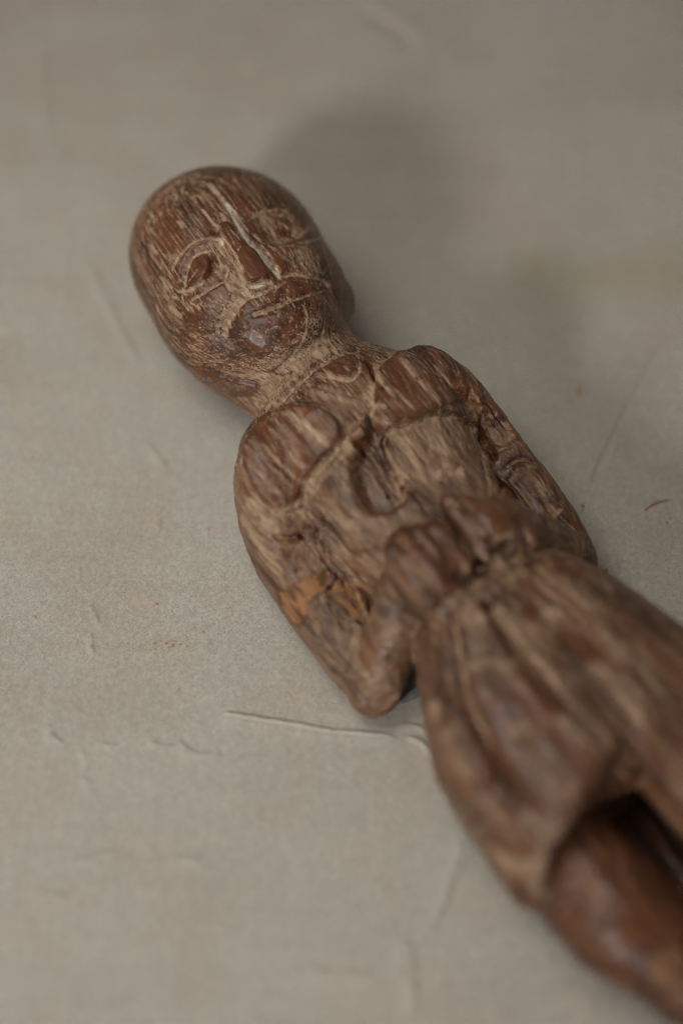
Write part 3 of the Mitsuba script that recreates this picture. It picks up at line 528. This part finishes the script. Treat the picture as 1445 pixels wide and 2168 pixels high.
    (0.6, 2.0, 0.3, 0.0, [(234.3, -29.3, 50.1), (246.1, -32.1, 50.5), (258.2, -33.6, 50.3)]),
    (0.7, 2.2, 0.1, 0.0, [(235.3, -15.5, 47.5), (248.9, -20.4, 50.8), (258.3, -22.5, 51.8)]),
    (0.7, 1.6, 0.15, 0.0, [(218.9, -45.3, 57.4), (227.7, -45.5, 57.3), (232.1, -45.6, 57.1)]),
    (0.7, 1.4, 0.2, 0.0, [(205.6, -51.5, 36.8), (211.8, -49.8, 39.6), (220.5, -50.1, 50.7)]),
]
EXTRA = {'head__mouth': 2, 'head__nose': 5, 'head__eye': 8, 'head__eye_001': 9, 'torso__shoulder_pad': 16, 'torso__shoulder_pad_001': 17, 'torso__chest_panel': 18, 'skirt__front_flap': 30}
CREASES = [
    (0.5, 0.8, [(-109.6, 301.7), (-108.2, 298.2), (-105.1, 292.5), (-103.9, 290.2)]),
    (0.5, 0.7, [(-107.6, 287.9), (-107.2, 282.3), (-106, 277.8), (-103.4, 275.6)]),
    (-0.3, 1.2, [(-117.3, 312.3), (-114.7, 307.6), (-110.1, 301.7)]),
    (0.25, 0.8, [(-117.1, 324.3), (-115.7, 315.9), (-115.4, 308.7)]),
    (0.25, 0.8, [(-133.2, 302.9), (-128.9, 300.5), (-121.9, 300)]),
    (0.3, 0.9, [(-83.8, 349.3), (-82.8, 342.9), (-82.9, 337.9)]),
    (0.2, 0.7, [(-87.7, 274.5), (-84.7, 273.4)]),
    (0.45, 0.9, [(-120.7, 244.8), (-119.5, 240.1), (-115.4, 236.2), (-112.1, 233.6)]),
    (0.3, 0.8, [(-120.1, 240.1), (-118, 235.5), (-117.2, 232.9)]),
    (0.3, 1.0, [(-106.7, 233.6), (-102.6, 229), (-101.1, 226.5)]),
    (0.35, 1.0, [(-104.1, 221.4), (-100, 216.3), (-97.8, 211.3)]),
    (0.3, 0.9, [(-98.4, 234.9), (-88.8, 234)]),
    (0.45, 0.8, [(-78.8, 236.6), (-75.6, 234.6), (-70.8, 234), (-66.5, 233.7)]),
    (0.45, 0.8, [(-66.9, 238.2), (-65.5, 235.5), (-62.3, 232.3), (-57.4, 230.3), (-50.2, 230.6)]),
    (0.3, 0.8, [(-65.8, 232.3), (-61.5, 229.3)]),
    (0.3, 1.4, [(-105.9, 185.9), (-95.8, 187.1), (-83.6, 190.7)]),
    (0.3, 1.4, [(-66.2, 187.7), (-52.4, 185.9)]),
    (0.3, 1.5, [(-119.1, 174.3), (-109.9, 172.6), (-103, 170.9)]),
    (0.25, 1.4, [(-29.4, 180.1), (-22.7, 181.2)]),
    (0.4, 1.8, [(-17.4, 145.5), (-3.3, 142.8), (14.1, 141.2)]),
    (0.6, 1.2, [(49.2, 201.2), (46.3, 189.7), (41.1, 174.7), (36, 161.1), (27.8, 154.9)]),
    (0.35, 1.2, [(51.4, 197.3), (48, 185.9), (43, 176.5)]),
    (0.5, 2.0, [(24.3, 156.7), (25.7, 142.7), (26.8, 124.7)]),
    (-0.5, 1.0, [(111.2, 353.8), (123.2, 383.9), (139.4, 415.7), (157.7, 449.3), (174.5, 475.1)]),
    (-1.2, 3.0, [(5.2, 741.3), (22.7, 726.6), (36.9, 712.3), (47.7, 688.9)]),
    (0.5, 1.8, [(-135.5, 516), (-119.6, 481.8), (-107.5, 455.7), (-98.8, 436.9)]),
    (0.5, 3.0, [(-183.2, 712.3), (-169.6, 627.5), (-161.8, 586.9)]),
    (0.3, 1.5, [(-92.7, 392.4), (-80, 372.7)]),
    (-0.4, 0.5, [(131.5, 309.3), (129.1, 302)]),
    (-0.4, 0.5, [(126.8, 288.9), (125.4, 285.4)]),
    (0.6, 0.5, [(23.8, 243.4), (28.5, 243.8), (31.9, 243.1), (34.4, 240.1)]),
    (0.7, 0.6, [(24.3, 238.7), (29.7, 237.2), (32.9, 235.7), (35.2, 232.8), (38, 227.8)]),
    (0.3, 0.8, [(23.1, 241.6), (25.8, 242.3), (32.5, 242.3)]),
]
TEAR = [(-49.9, 250.5), (-49.2, 249), (-45.1, 248.4), (-41.7, 247.7), (-34.9, 246.4), (-28.1, 245.2), (-21.3, 244.1), (-14.6, 242.7), (-9.2, 241.5), (-3.8, 240.6), (2.3, 240.1), (9, 239.7), (15.6, 239), (20.3, 238.3), (25, 237.2), (30.3, 235.4)]
SPLA = [(139, 351.2), (142.3, 354.3), (145.1, 355.9), (148.4, 356.5), (150.9, 357.3)]
SPLB = [(148, 345.6), (148.5, 343.3)]
SPLC = [(116.1, 316.4), (117.9, 319.6)]
SPLD = [(110.5, 351.7), (111.1, 355.4)]
SPLE = [(115.4, 419.2), (116.9, 427.1)]
CRUMB = [(-49.8, 230.8), (-49.4, 230.2)]
SHADED_FOLD = [(21.7, 252.3), (27.5, 257.6), (36.2, 263.8), (37.5, 258.9), (33.6, 256.3), (29, 254.1), (24, 251.9)]
REDS = [(-59.9, 340.9), (-80.6, 301.5), (-133.1, 295.1), (-21.2, 231.9), (-67.7, 259.8), (-59.1, 287.5), (-21.2, 257.1)]
YELL = [(-61.1, 172.7), (-79, 289.6), (-56.6, 675.3)]
STAIN = [(88.2, 500.4), (113, 502.1), (142.3, 498.7), (178.7, 503.8)]
RUB = [(-89.4, 280.8), (-59.2, 281.9)]


# ---------------------------------------------------------------- carving: areas first, then knife strokes
from shapely import Polygon, contains_xy


def rounded(p, closed, times=2):
    p = np.asarray(p, float)
    if len(p) < 3:
        return p
    for _ in range(times):
        if closed:
            n = np.roll(p, -1, 0)
            p = np.stack([0.78 * p + 0.22 * n, 0.22 * p + 0.78 * n], 1).reshape(-1, 3)
        else:
            q = np.stack([0.75 * p[:-1] + 0.25 * p[1:], 0.25 * p[:-1] + 0.75 * p[1:]], 1).reshape(-1, 3)
            p = np.vstack([p[:1], q, p[-1:]])
    return p


def dense(p, step, closed=False):
    if closed:
        p = np.vstack([p, p[:1]])
    out = []
    for a, b in zip(p[:-1], p[1:]):
        n = max(1, int(np.ceil(np.linalg.norm(b - a) / step)))
        out.append(a + (b - a) * (np.arange(n) / n)[:, None])
    return np.vstack(out + [p[-1:]])


def ramp(a, b, x):
    t = np.clip((x - a) / (b - a), 0, 1)
    return t * t * (3 - 2 * t)


def value_noise(p, scale, seed, octaves=1):
    q = p / np.asarray(scale, float)
    return meshkit.noise(q, seed) if octaves == 1 else meshkit.fbm(q, octaves, seed)


N = len(vert)
offset = np.zeros(N)
pn = {name: i for i, name in enumerate(PARTS)}
base_dust_shade = dict(head=0.34, ear=0.34, ear_001=0.45, torso=0.44, arm=0.38, arm_001=0.33, hand=0.30, hand_001=0.30, skirt=0.32, leg=0.07, leg_001=0.33)  # leg kept nearly dustless so its darker colour carries the shade there
dust = np.array([base_dust_shade.get(n, 0.3) for n in PARTS])[part_of]
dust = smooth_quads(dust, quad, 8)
tone = np.zeros(N)
# broad patches of wear, drawn out along the grain
patch = value_noise(vert, (26, 9, 9), 3, 3)
dust = dust + (patch - 0.5) * 0.42
upward = norm[:, 2] > -0.25
near_top = np.where(upward)[0]
member = {}

for number, (height, edge, target, tint, outline) in enumerate(AREAS):
    o = rounded(outline, True)
    c = o.mean(0)
    _, _, axes = np.linalg.svd(o - c)
    nrm = axes[2] * (1 if axes[2][2] > 0 else -1)
    lo, hi = o.min(0) - 2 * edge - 6, o.max(0) + 2 * edge + 6
    i = near_top[np.all((vert[near_top] > lo) & (vert[near_top] < hi), 1)]
    i = i[norm[i] @ nrm > 0.05]
    flat = np.stack([(o - c) @ axes[0], (o - c) @ axes[1]], 1)
    q = np.stack([(vert[i] - c) @ axes[0], (vert[i] - c) @ axes[1]], 1)
    ring = dense(np.column_stack([flat, flat[:, 0] * 0]), 0.5, True)[:, :2]
    wob = (value_noise(vert[i], 3.0, 40 + number) - 0.5) * min(1.2, edge)
    dist = cKDTree(ring).query(q)[0]
    sd = np.where(contains_xy(Polygon(flat).buffer(0), q[:, 0], q[:, 1]), dist, -dist) + wob
    w = ramp(-edge, edge, sd)
    offset[i] += height * w
    wd = ramp(-edge - 0.5, edge + 0.5, sd)
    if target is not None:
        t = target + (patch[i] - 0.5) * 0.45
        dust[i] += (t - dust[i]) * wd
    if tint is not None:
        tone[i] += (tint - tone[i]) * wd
    member[number] = i[w > 0.5]

for number, (depth, width, target, tint, path) in enumerate(STROKES):
    p = dense(rounded(path, False), 0.35)
    if p[:, 0].mean() > 0:
        depth *= 1.4
    lo, hi = p.min(0) - 3.2 * width, p.max(0) + 3.2 * width
    i = near_top[np.all((vert[near_top] > lo) & (vert[near_top] < hi), 1)]
    d, at = cKDTree(p).query(vert[i], distance_upper_bound=3.2 * width)
    ok = np.isfinite(d)
    i, d, at = i[ok], d[ok], at[ok]
    along = at / max(len(p) - 1, 1)
    rough = value_noise(vert[i], 2.2, 90 + number)
    taper = ramp(-0.02, 0.16, along) * ramp(-0.02, 0.16, 1 - along)
    wd = width * (0.55 + 0.45 * taper) * (0.75 + 0.5 * rough)
    prof = np.exp(-(d / wd) ** 2)
    offset[i] -= depth * prof * (0.35 + 0.65 * taper) * (0.8 + 0.4 * rough)
    prof = np.exp(-(d / (1.35 * wd)) ** 2)
    target = target * 0.88 if 0.5 < target < 1 else target
    k = np.clip(prof * 1.1, 0, 1) * (0.5 + 0.5 * taper) * (0.55 + 0.45 * ramp(0.15, 0.55, rough))
    dust[i] += (target - dust[i]) * k
    if tint == 0.01:
        tone[i] *= 1 - 0.9 * k

# hand carving leaves low facets, old wood shows its grain as fine furrows
facet = value_noise(vert, (11, 7, 7), 11, 2) - 0.5
plane = np.abs(value_noise(vert, (9, 5, 5), 15) - 0.5) + 0.5 * np.abs(value_noise(vert, (5, 3.2, 3.2), 16) - 0.5) - 0.35   # knife facets meeting in ridges
grain = value_noise(vert, (16, 1.15, 1.15), 12) - 0.5
grain2 = value_noise(vert, (30, 2.6, 2.6), 13) - 0.5
calm = 1 - 0.78 * (vert[:, 0] < -8)
offset += (0.6 * facet - 1.0 * plane) * calm + 0.22 * grain + 0.30 * grain2 * np.sqrt(calm)
pits = ramp(0.74, 0.86, value_noise(vert, (3.2, 1.3, 1.3), 14))
offset -= 0.22 * pits * np.sqrt(calm)
carved = vert + norm * smooth_quads(offset, quad, 1, 0.4)[:, None]
carved[:, 2] = np.maximum(carved[:, 2], 0.25)
cn = normals_of(carved, quad)
# wear: hollows keep pale dust, proud ridges are rubbed dark
wide = smooth_quads(carved, quad, 14)
bend = ((wide - carved) * cn).sum(1)
bend = smooth_quads(bend, quad, 2)
dust += np.clip(bend * 0.9, -0.12, 0.2)
wn = cn[:, :1] * np.append(U2, 0) + cn[:, 1:2] * np.append(V2, 0) + cn[:, 2:] * np.array([0, 0, 1.0])
world = to_world(carved)
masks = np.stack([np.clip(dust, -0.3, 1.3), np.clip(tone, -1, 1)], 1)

# ---------------------------------------------------------------- materials
ca, sa = math.cos(ANGLE), math.sin(ANGLE)


def local(p):
    x, y = (p.x - float(ORIGIN[0])) * 1000, (p.y - float(ORIGIN[1])) * 1000
    return x * sa - y * ca, x * ca + y * sa, p.z * 1000


def dust_at(p, uv):
    u, v, z = local(p)
    streak = mikit.noise(u / 9.0, v / 0.52, z / 0.52)
    streak2 = mikit.noise(u / 20.0 + 7, v / 1.25, z / 1.25)
    speck = mikit.noise(u / 0.7, v / 0.55, z / 0.55)
    calm = 1 - 0.5 * mikit.smoothstep(-5.0, 60.0, u)
    d = uv.x + calm * (0.56 * (streak - 0.5) + 0.32 * (speck - 0.5)) + 0.36 * (streak2 - 0.5)
    hair = mikit.smoothstep(0.70, 0.84, mikit.noise(u / 16.0 + 31, v / 0.42, z / 0.42))
    d = d + 0.22 * hair * calm
    s = mikit.smoothstep(-8.0, 25.0, u)          # the body is more evenly worn than the head
    lo, hi = 0.24 - 0.10 * s, 0.74 + 0.08 * s
    t = dr.clip((d - lo) / (hi - lo), 0, 1)
    return t * t * (3 - 2 * t), d


def wood_color(p, n, uv):
    u, v, z = local(p)
    k, d = dust_at(p, uv)
    band = mikit.fbm(u / 60.0, v / 3.2, z / 3.2, octaves=3)
    blot = mikit.fbm(u / 18.0 + 3, v / 11.0, z / 11.0, octaves=2)
    pos, neg = dr.maximum(uv.y, 0), dr.maximum(-uv.y, 0)
    dark = mikit.mix((0.037, 0.0150, 0.0076), (0.128, 0.0455, 0.0175), mikit.smoothstep(0.3, 0.72, band * 0.6 + blot * 0.4))
    dark = mikit.mix(dark, (0.155, 0.053, 0.0215), pos * 0.7)
    pore = mikit.noise(u / 13.0 + 3, v / 0.5, z / 0.5) * 0.6 + mikit.noise(u / 5.0, v / 1.6, z / 1.6) * 0.4
    dark = dark * (0.62 + 0.76 * pore)
    pale = mikit.mix((0.210, 0.130, 0.074), (0.355, 0.240, 0.150), mikit.smoothstep(0.3, 0.7, mikit.noise(u / 6.0, v / 1.1, z / 1.1) * 0.6 + blot * 0.4))
    pale = mikit.mix(pale, (0.50, 0.44, 0.345), mikit.smoothstep(0.95, 1.3, d))
    c = mikit.mix(dark, pale, k)
    raw = mikit.mix((0.10, 0.046, 0.020), (0.31, 0.142, 0.055), mikit.smoothstep(0.32, 0.62, mikit.fbm(u / 5.0, v / 2.6, z / 2.6, octaves=3)))
    keep = neg + 0.5 * (mikit.noise(u / 7.0, v / 0.8, z / 0.8) - 0.5) + 0.35 * (mikit.noise(u / 1.5, v / 1.2, z / 1.2) - 0.5)
    return mikit.mix(c, raw, mikit.smoothstep(0.22, 0.8, keep) * 0.88)


def wood_rough(p, n, uv):
    k, d = dust_at(p, uv)
    u, v, z = local(p)
    return 0.36 + 0.5 * dr.maximum(k, dr.clip(-uv.y * 1.5, 0, 0.8)) + 0.10 * (mikit.noise(u / 2.0, v / 1.2, z / 1.2) - 0.5)


scene['carved_wood'] = {'type': 'principled', 'base_color': mikit.proc(wood_color), 'roughness': mikit.proc(wood_rough), 'specular': 0.38}


def fleck(x, y, cell, keep, length, width, seed):
    """1 on short fibres lying at all angles, at most one in each cell; and a random number of the fibre."""
    cx, cy = dr.floor(x / cell), dr.floor(y / cell)
    r = [mikit.cell_rand(cx, cy, seed + i) for i in range(5)]
    px, py = x - (cx + 0.25 + 0.5 * r[0]) * cell, y - (cy + 0.25 + 0.5 * r[1]) * cell
    a = r[2] * 6.2832
    s = dr.cos(a) * px + dr.sin(a) * py
    t = dr.cos(a) * py - dr.sin(a) * px + 0.25 * s * s / length
    q = dr.square(s / (length * (0.4 + r[3]))) + dr.square(t / width)
    return dr.select(r[4] < keep, 1 - mikit.smoothstep(0.5, 1.3, q), 0), r[3]


def paper_color(p, n, uv):
    x, y = p.x * 1000, p.y * 1000
    cloud = mikit.fbm(x / 55.0, y / 55.0, 3.0, octaves=3)
    warm = mikit.fbm(x / 17.0 + 9, y / 17.0, 1.0, octaves=3)
    fine = mikit.fbm(x / 1.1, y / 1.1, 5.0, octaves=2)
    hair = mikit.noise(x / 0.42, y / 0.42, 2.0)
    c = mikit.mix((0.408, 0.354, 0.286), (0.400, 0.370, 0.310), mikit.smoothstep(0.3, 0.7, 0.5 * cloud + 0.5 * warm))
    c = c * (0.965 + 0.07 * mikit.smoothstep(0.25, 0.75, cloud)) * (0.84 + 0.32 * fine) * (0.87 + 0.26 * hair)
    weave = mikit.noise(x / 40.0, y / 1.3, 31.0) + mikit.noise(x / 1.3, y / 40.0, 33.0) + mikit.noise(x / 90.0, y / 5.0, 35.0) - 1.5
    c = c * (1.0 + 0.035 * weave)
    f, r = fleck(x, y, 2.6, 0.34, 0.32, 0.13, 11)
    c = mikit.mix(c, (0.10, 0.095, 0.10), f * 0.75)
    f, r = fleck(x + 1.3, y + 0.9, 1.5, 0.5, 0.30, 0.09, 21)
    c = mikit.mix(c, (0.19, 0.13, 0.085), f * 0.55)
    f, r = fleck(x + 3, y + 5, 3.4, 0.16, 0.25, 0.16, 31)
    c = mikit.mix(c, (0.72, 0.70, 0.64), f * 0.7)
    f, r = fleck(x + 5, y + 2, 9.0, 0.30, 0.40, 0.20, 41)
    c = mikit.mix(c, mikit.mix((0.42, 0.10, 0.09), (0.24, 0.30, 0.33), mikit.smoothstep(0.6, 0.7, r)), f * 0.6)
    for i, (a, b) in enumerate(REDS):
        q = dr.square((x - a + 0.5 * (y - b)) / 0.8) + dr.square((y - b) / 1.0) + 1.2 * mikit.noise(x / 0.6, y / 0.6, 8.0 + i)
        c = mikit.mix(c, (0.50, 0.075, 0.085), (1 - mikit.smoothstep(0.6, 1.5, q)) * 0.85)
    for i, (a, b) in enumerate(YELL):
        s = 1.2 if i < 2 else 4.0
        q = dr.square((x - a) / (1.5 * s)) + dr.square((y - b) / s) + 0.8 * mikit.noise(x / 0.9, y / 0.9, 18.0 + i)
        c = mikit.mix(c, (0.58, 0.37, 0.17), (1 - mikit.smoothstep(0.5, 1.5, q)) * 0.6)
    # an old damp stain, and brown wood rubbed off on the paper
    a, b = STAIN[0], STAIN[-1]
    q = dr.square((y - 501 + 4 * (mikit.noise(x / 14.0, 0, 0) - 0.5)) / 13.0)
    c = mikit.mix(c, (0.34, 0.29, 0.15), dr.exp(-q) * mikit.smoothstep(a[0] - 8, a[0] + 10, x) * (1 - mikit.smoothstep(190, 215, x)) * 0.33)
    q = dr.square((y - 281.5) / 2.4) + dr.square((x - RUB[0][0] * 0.5 - RUB[1][0] * 0.5) / 15.0)
    c = mikit.mix(c, (0.23, 0.12, 0.06), dr.exp(-q) * mikit.smoothstep(0.5, 0.75, mikit.fbm(x / 1.6, y / 0.8, 4.0, octaves=2)) * 0.8)
    return c


def paper_relief(p, n, uv):
    x, y = p.x * 1000, p.y * 1000
    return 0.00009 * mikit.fbm(x / 1.0, y / 1.0, 0.0, octaves=3)


scene['cardboard'] = {'type': 'bumpmap', 'arbitrary': mikit.proc(paper_relief, eps=2e-4), 'scale': 1.0,
                      'bsdf': {'type': 'principled', 'base_color': mikit.proc(paper_color), 'roughness': 0.85, 'specular': 0.25}}


# ---------------------------------------------------------------- the figure: one carved surface, entered piece by piece
tri = np.vstack([quad[:, [0, 1, 2]], quad[:, [0, 2, 3]]])


def entry(key, faces, bsdf='carved_wood'):
    used, inv = np.unique(faces, return_inverse=True)
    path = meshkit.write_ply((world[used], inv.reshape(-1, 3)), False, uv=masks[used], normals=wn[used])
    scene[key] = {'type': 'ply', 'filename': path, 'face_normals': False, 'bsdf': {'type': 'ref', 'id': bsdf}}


KEYS = {name: 'wooden_figure__' + name for name in PARTS}
KEYS.update({'ear': 'wooden_figure__head__ear', 'ear_001': 'wooden_figure__head__ear_001'})
for name in PARTS:
    if name.startswith('finger'):
        n = int(name.split('_')[1])
        KEYS[name] = 'wooden_figure__hand%s__finger%s' % ('' if n < 4 else '_001', '' if n % 4 == 0 else '_%03d' % (n % 4))
label_of = part_of.astype(int).copy()
names = list(PARTS)
for key, number in EXTRA.items():
    names.append(key)
    KEYS[key] = 'wooden_figure__' + key
    label_of[member[number]] = len(names) - 1
face_label = np.sort(label_of[tri], 1)[:, 1]
for i, name in enumerate(names):
    sel = tri[face_label == i]
    if len(sel):
        entry(KEYS[name], sel)
labels['wooden_figure'] = {'label': 'dark brown carved wooden figure with bald egg-shaped head lying on its back', 'category': 'statue'}


# ---------------------------------------------------------------- the sheet it lies on
def spread(a, b, step, far_step):
    core = np.arange(a, b + step / 2, step)
    grow = np.cumsum(far_step * 1.35 ** np.arange(1, 19))
    return np.concatenate([a - grow[::-1], core, b + grow])


gx = spread(-180.0, 200.0, 0.85, 4.0)
gy0 = spread(92.0, 420.0, 0.85, 4.0)[:-18]
gy = np.concatenate([gy0[gy0 < 233], np.arange(233.0, 253.0, 0.28), gy0[gy0 >= 253.2], np.arange(422.0, 760.0, 2.0)])
gy = np.concatenate([gy, 760 + np.cumsum(4.0 * 1.35 ** np.arange(1, 17))])
X, Y = np.meshgrid(gx, gy)
pts = np.column_stack([X.ravel(), Y.ravel(), np.zeros(X.size)])
lift = (meshkit.fbm(pts / 42.0, 3, 5) - 0.5) * 0.9 + (meshkit.fbm(pts / 11.0, 2, 6) - 0.5) * 0.14
tree = cKDTree(pts[:, :2])
for n, (h, w, path) in enumerate(CREASES):
    p = dense(rounded(np.column_stack([path, np.zeros(len(path))]), False), 0.4)[:, :2]
    lo, hi = p.min(0) - 5 * w - 3, p.max(0) + 5 * w + 3
    i = np.where(np.all((pts[:, :2] > lo) & (pts[:, :2] < hi), 1))[0]
    d, at = cKDTree(p).query(pts[i, :2])
    t = at / (len(p) - 1)
    side = np.sign(np.cross(np.append(p[-1] - p[0], 0), np.column_stack([pts[i, :2] - p[at], np.zeros(len(i))]))[:, 2])
    tp = ramp(-0.02, 0.2, t) * ramp(-0.02, 0.25, 1 - t) * (0.5 + meshkit.noise(pts[i] / 3.0, 70 + n))
    w2 = np.where(side > 0, w * 0.75, w * 1.9)
    lift[i] += 1.6 * h * np.exp(-(d / w2) ** 2) * tp
# the tear: its near lip stands up, the far side dips below it
p = dense(rounded(np.column_stack([TEAR, np.zeros(len(TEAR))]), False), 0.3)[:, :2]
i = np.where((X.ravel() > -56) & (X.ravel() < 36) & (Y.ravel() > 222) & (Y.ravel() < 262))[0]
d, at = cKDTree(p).query(pts[i, :2])
t = at / (len(p) - 1)
side = p[at][:, 1] - pts[i, 1]
sd = np.where(side > 0, d, -d)                      # positive on the near side of the tear
tp = ramp(0, 0.08, t) * ramp(0, 0.2, 1 - t)
lift[i] += (0.62 * np.exp(-((sd - 2.2) / 2.4) ** 2) - 1.1 * np.exp(-((sd + 0.75) / 0.5) ** 2)) * tp
z = 0.001 * (lift - 0.75)
nx, ny = len(gx), len(gy)
g = (np.arange(ny - 1)[:, None] * nx + np.arange(nx - 1)[None, :]).ravel()
sheet = (np.column_stack([pts[:, :2] * 0.001, z]), np.stack([g, g + 1, g + nx + 1, g + nx], 1))
scene['ground'] = mikit.ply(sheet, 'cardboard', smooth=True)
labels['ground'] = {'label': 'creased grey beige cardboard sheet with fine fibres', 'category': 'cardboard', 'kind': 'structure'}


def height_at(x, y):
    d, i = tree.query([x, y])
    return z[i]


# ---------------------------------------------------------------- torn lip of the sheet: thin ragged fibres along the tear
def tube(path, radii, sides=7, flat=1.0):
    path, radii = np.asarray(path, float), np.asarray(radii, float)
    t = np.gradient(path, axis=0)
    t /= np.linalg.norm(t, axis=1, keepdims=True) + 1e-12
    up = np.array([0, 0, 1.0])
    sx = np.cross(t, up)
    sx /= np.linalg.norm(sx, axis=1, keepdims=True) + 1e-12
    sz = np.cross(sx, t)
    a = np.arange(sides) * 2 * np.pi / sides
    v = path[:, None] + radii[:, None, None] * (np.cos(a)[None, :, None] * sx[:, None] + flat * np.sin(a)[None, :, None] * sz[:, None])
    n = len(path)
    q = []
    for k in range(n - 1):
        for s in range(sides):
            s2 = (s + 1) % sides
            q.append((k * sides + s, k * sides + s2, (k + 1) * sides + s2, (k + 1) * sides + s))
    v = np.vstack([v.reshape(-1, 3), path[:1], path[-1:]])
    f = [(a0, b0, c0) for a0, b0, c0, d0 in q] + [(a0, c0, d0) for a0, b0, c0, d0 in q]
    f += [(n * sides, (s + 1) % sides, s) for s in range(sides)]
    f += [(n * sides + 1, (n - 1) * sides + s, (n - 1) * sides + (s + 1) % sides) for s in range(sides)]
    return v, np.array(f)[:, ::-1]


rng = np.random.default_rng(4)
line = p
jag = meshkit.noise(np.column_stack([line / 0.7, np.zeros(len(line))]), 9) - 0.5
jag2 = meshkit.noise(np.column_stack([line / 3.1, np.zeros(len(line))]), 10) - 0.5
tt = np.linspace(0, 1, len(line))
fade = ramp(0, 0.05, tt) * ramp(0, 0.25, 1 - tt)
lz = np.array([height_at(x, y) for x, y in line])
rows, steps = [], (0.0, 0.25, 0.5, 0.75, 1.0)
for k in steps:      # a ribbon of torn paper that rises from the near side and ends in a ragged edge over the tear
    off = (1 - k) * -1.5 + k * (0.1 + 0.9 * jag + 0.7 * jag2 - 0.2)
    base = np.array([height_at(x, y) for x, y in line + np.column_stack([0 * off, np.minimum(off, -1.0)])]) * 1000
    zz = base + (-0.22 + 0.85 * k ** 0.8) * fade - 0.3 * (1 - fade) + 0.16 * k * jag2 * fade
    rows.append(np.column_stack([line[:, 0], line[:, 1] + off, zz]))
top = np.vstack(rows)
n = len(line)
under = top - [0, 0, 0.16]
q = []
m = len(steps)
for r in range(m - 1):
    for k in range(n - 1):
        a0 = r * n + k
        q.append((a0, a0 + 1, a0 + n + 1, a0 + n))
        q.append((m * n + a0 + n, m * n + a0 + n + 1, m * n + a0 + 1, m * n + a0))
for k in range(n - 1):
    a0 = (m - 1) * n + k
    q.append((a0, a0 + 1, m * n + a0 + 1, m * n + a0))
scene['torn_paper'] = {'type': 'principled', 'base_color': {'type': 'rgb', 'value': [0.46, 0.42, 0.35]}, 'roughness': 0.9, 'specular': 0.2}
scene['ground__torn_edge'] = mikit.ply((np.vstack([top, under]) * 0.001, np.array(q)), 'torn_paper', smooth=25)

# ---------------------------------------------------------------- splinters and crumbs shed by the wood
scene['splinter_wood'] = {'type': 'principled', 'base_color': {'type': 'rgb', 'value': [0.30, 0.135, 0.058]}, 'roughness': 0.7}
for key, path, r, label in (
        ('wood_splinter', SPLA, 0.6, 'curved reddish brown sliver of wood, longest of the loose bits on the cardboard'),
        ('wood_splinter_001', SPLB, 0.45, 'tiny brown wood crumb just beyond the curved sliver'),
        ('wood_splinter_002', SPLC, 0.8, 'short brown wood chip lying beside the dark elbow near the skirt'),
        ('wood_splinter_003', SPLD, 0.6, 'dark brown wood chip at the end of the long groove in the cardboard'),
        ('wood_splinter_004', SPLE, 0.6, 'blurred brown chip in the shadow beyond the shoulder'),
        ('wood_crumb', CRUMB, 0.6, 'round dark brown crumb below the end of the paper tear')):
    q = np.array(path, float)
    q = dense(rounded(np.column_stack([q, np.zeros(len(q))]), False), 0.6)
    for c in q:
        c[2] = height_at(c[0], c[1]) * 1000 + r * 0.42
    s = np.linspace(0, 1, len(q))
    rad = r * (0.35 + 0.65 * np.sin(np.pi * np.clip(0.1 + 0.8 * s, 0, 1))) * (0.8 + 0.4 * rng.random(len(q)))
    scene[key] = mikit.ply((lambda vf: (vf[0] * 0.001, vf[1]))(tube(q, rad, 7, 0.6)), 'splinter_wood', smooth=50)
    labels[key] = {'label': label, 'category': 'crumb' if 'crumb' in key else 'splinter'}

# ---------------------------------------------------------------- added grey sheet under the elbow, its colour standing for a shaded paper fold
scene['fold_shade_grey'] = {'type': 'twosided', 'bsdf': {'type': 'principled', 'base_color': {'type': 'rgb', 'value': [0.20, 0.205, 0.215]}, 'roughness': 0.6}}
o = rounded(np.column_stack([SHADED_FOLD, np.zeros(len(SHADED_FOLD))]), True, 1)
o = dense(o, 1.0, True)[:-1]
cen = o.mean(0)
rings, faces = [], []
for k, s in enumerate((1.0, 0.8, 0.55, 0.25)):
    r = cen + (o - cen) * s
    r[:, 2] = 0.35 + 1.1 * (meshkit.noise(r / 4.0, 3) - 0.3) * (1 if k else 0.4) + 0.9 * ramp(-1, 4, (r[:, 1] - cen[1]) * 0.5 + (r[:, 0] - cen[0]) * -0.4)
    rings.append(r)
m = len(o)
for k in range(3):
    for a0 in range(m):
        b0 = (a0 + 1) % m
        faces += [(k * m + a0, k * m + b0, (k + 1) * m + b0), (k * m + a0, (k + 1) * m + b0, (k + 1) * m + a0)]
faces += [(3 * m + a0, 3 * m + (a0 + 1) % m, 4 * m) for a0 in range(m)]
v0 = np.vstack(rings + [np.append(cen[:2], 0.8)])
faces = np.array(faces)
v0 = np.vstack([v0, v0 - [0, 0, 0.2]])
faces = np.vstack([faces, faces[:, ::-1] + len(v0) // 2])
scene['shaded_fold'] = mikit.ply((v0 * 0.001, faces), 'fold_shade_grey', smooth=40)
labels['shaded_fold'] = {'label': 'dark grey sheet added for the shaded paper fold between the elbow and the skirt', 'category': 'paper scrap'}
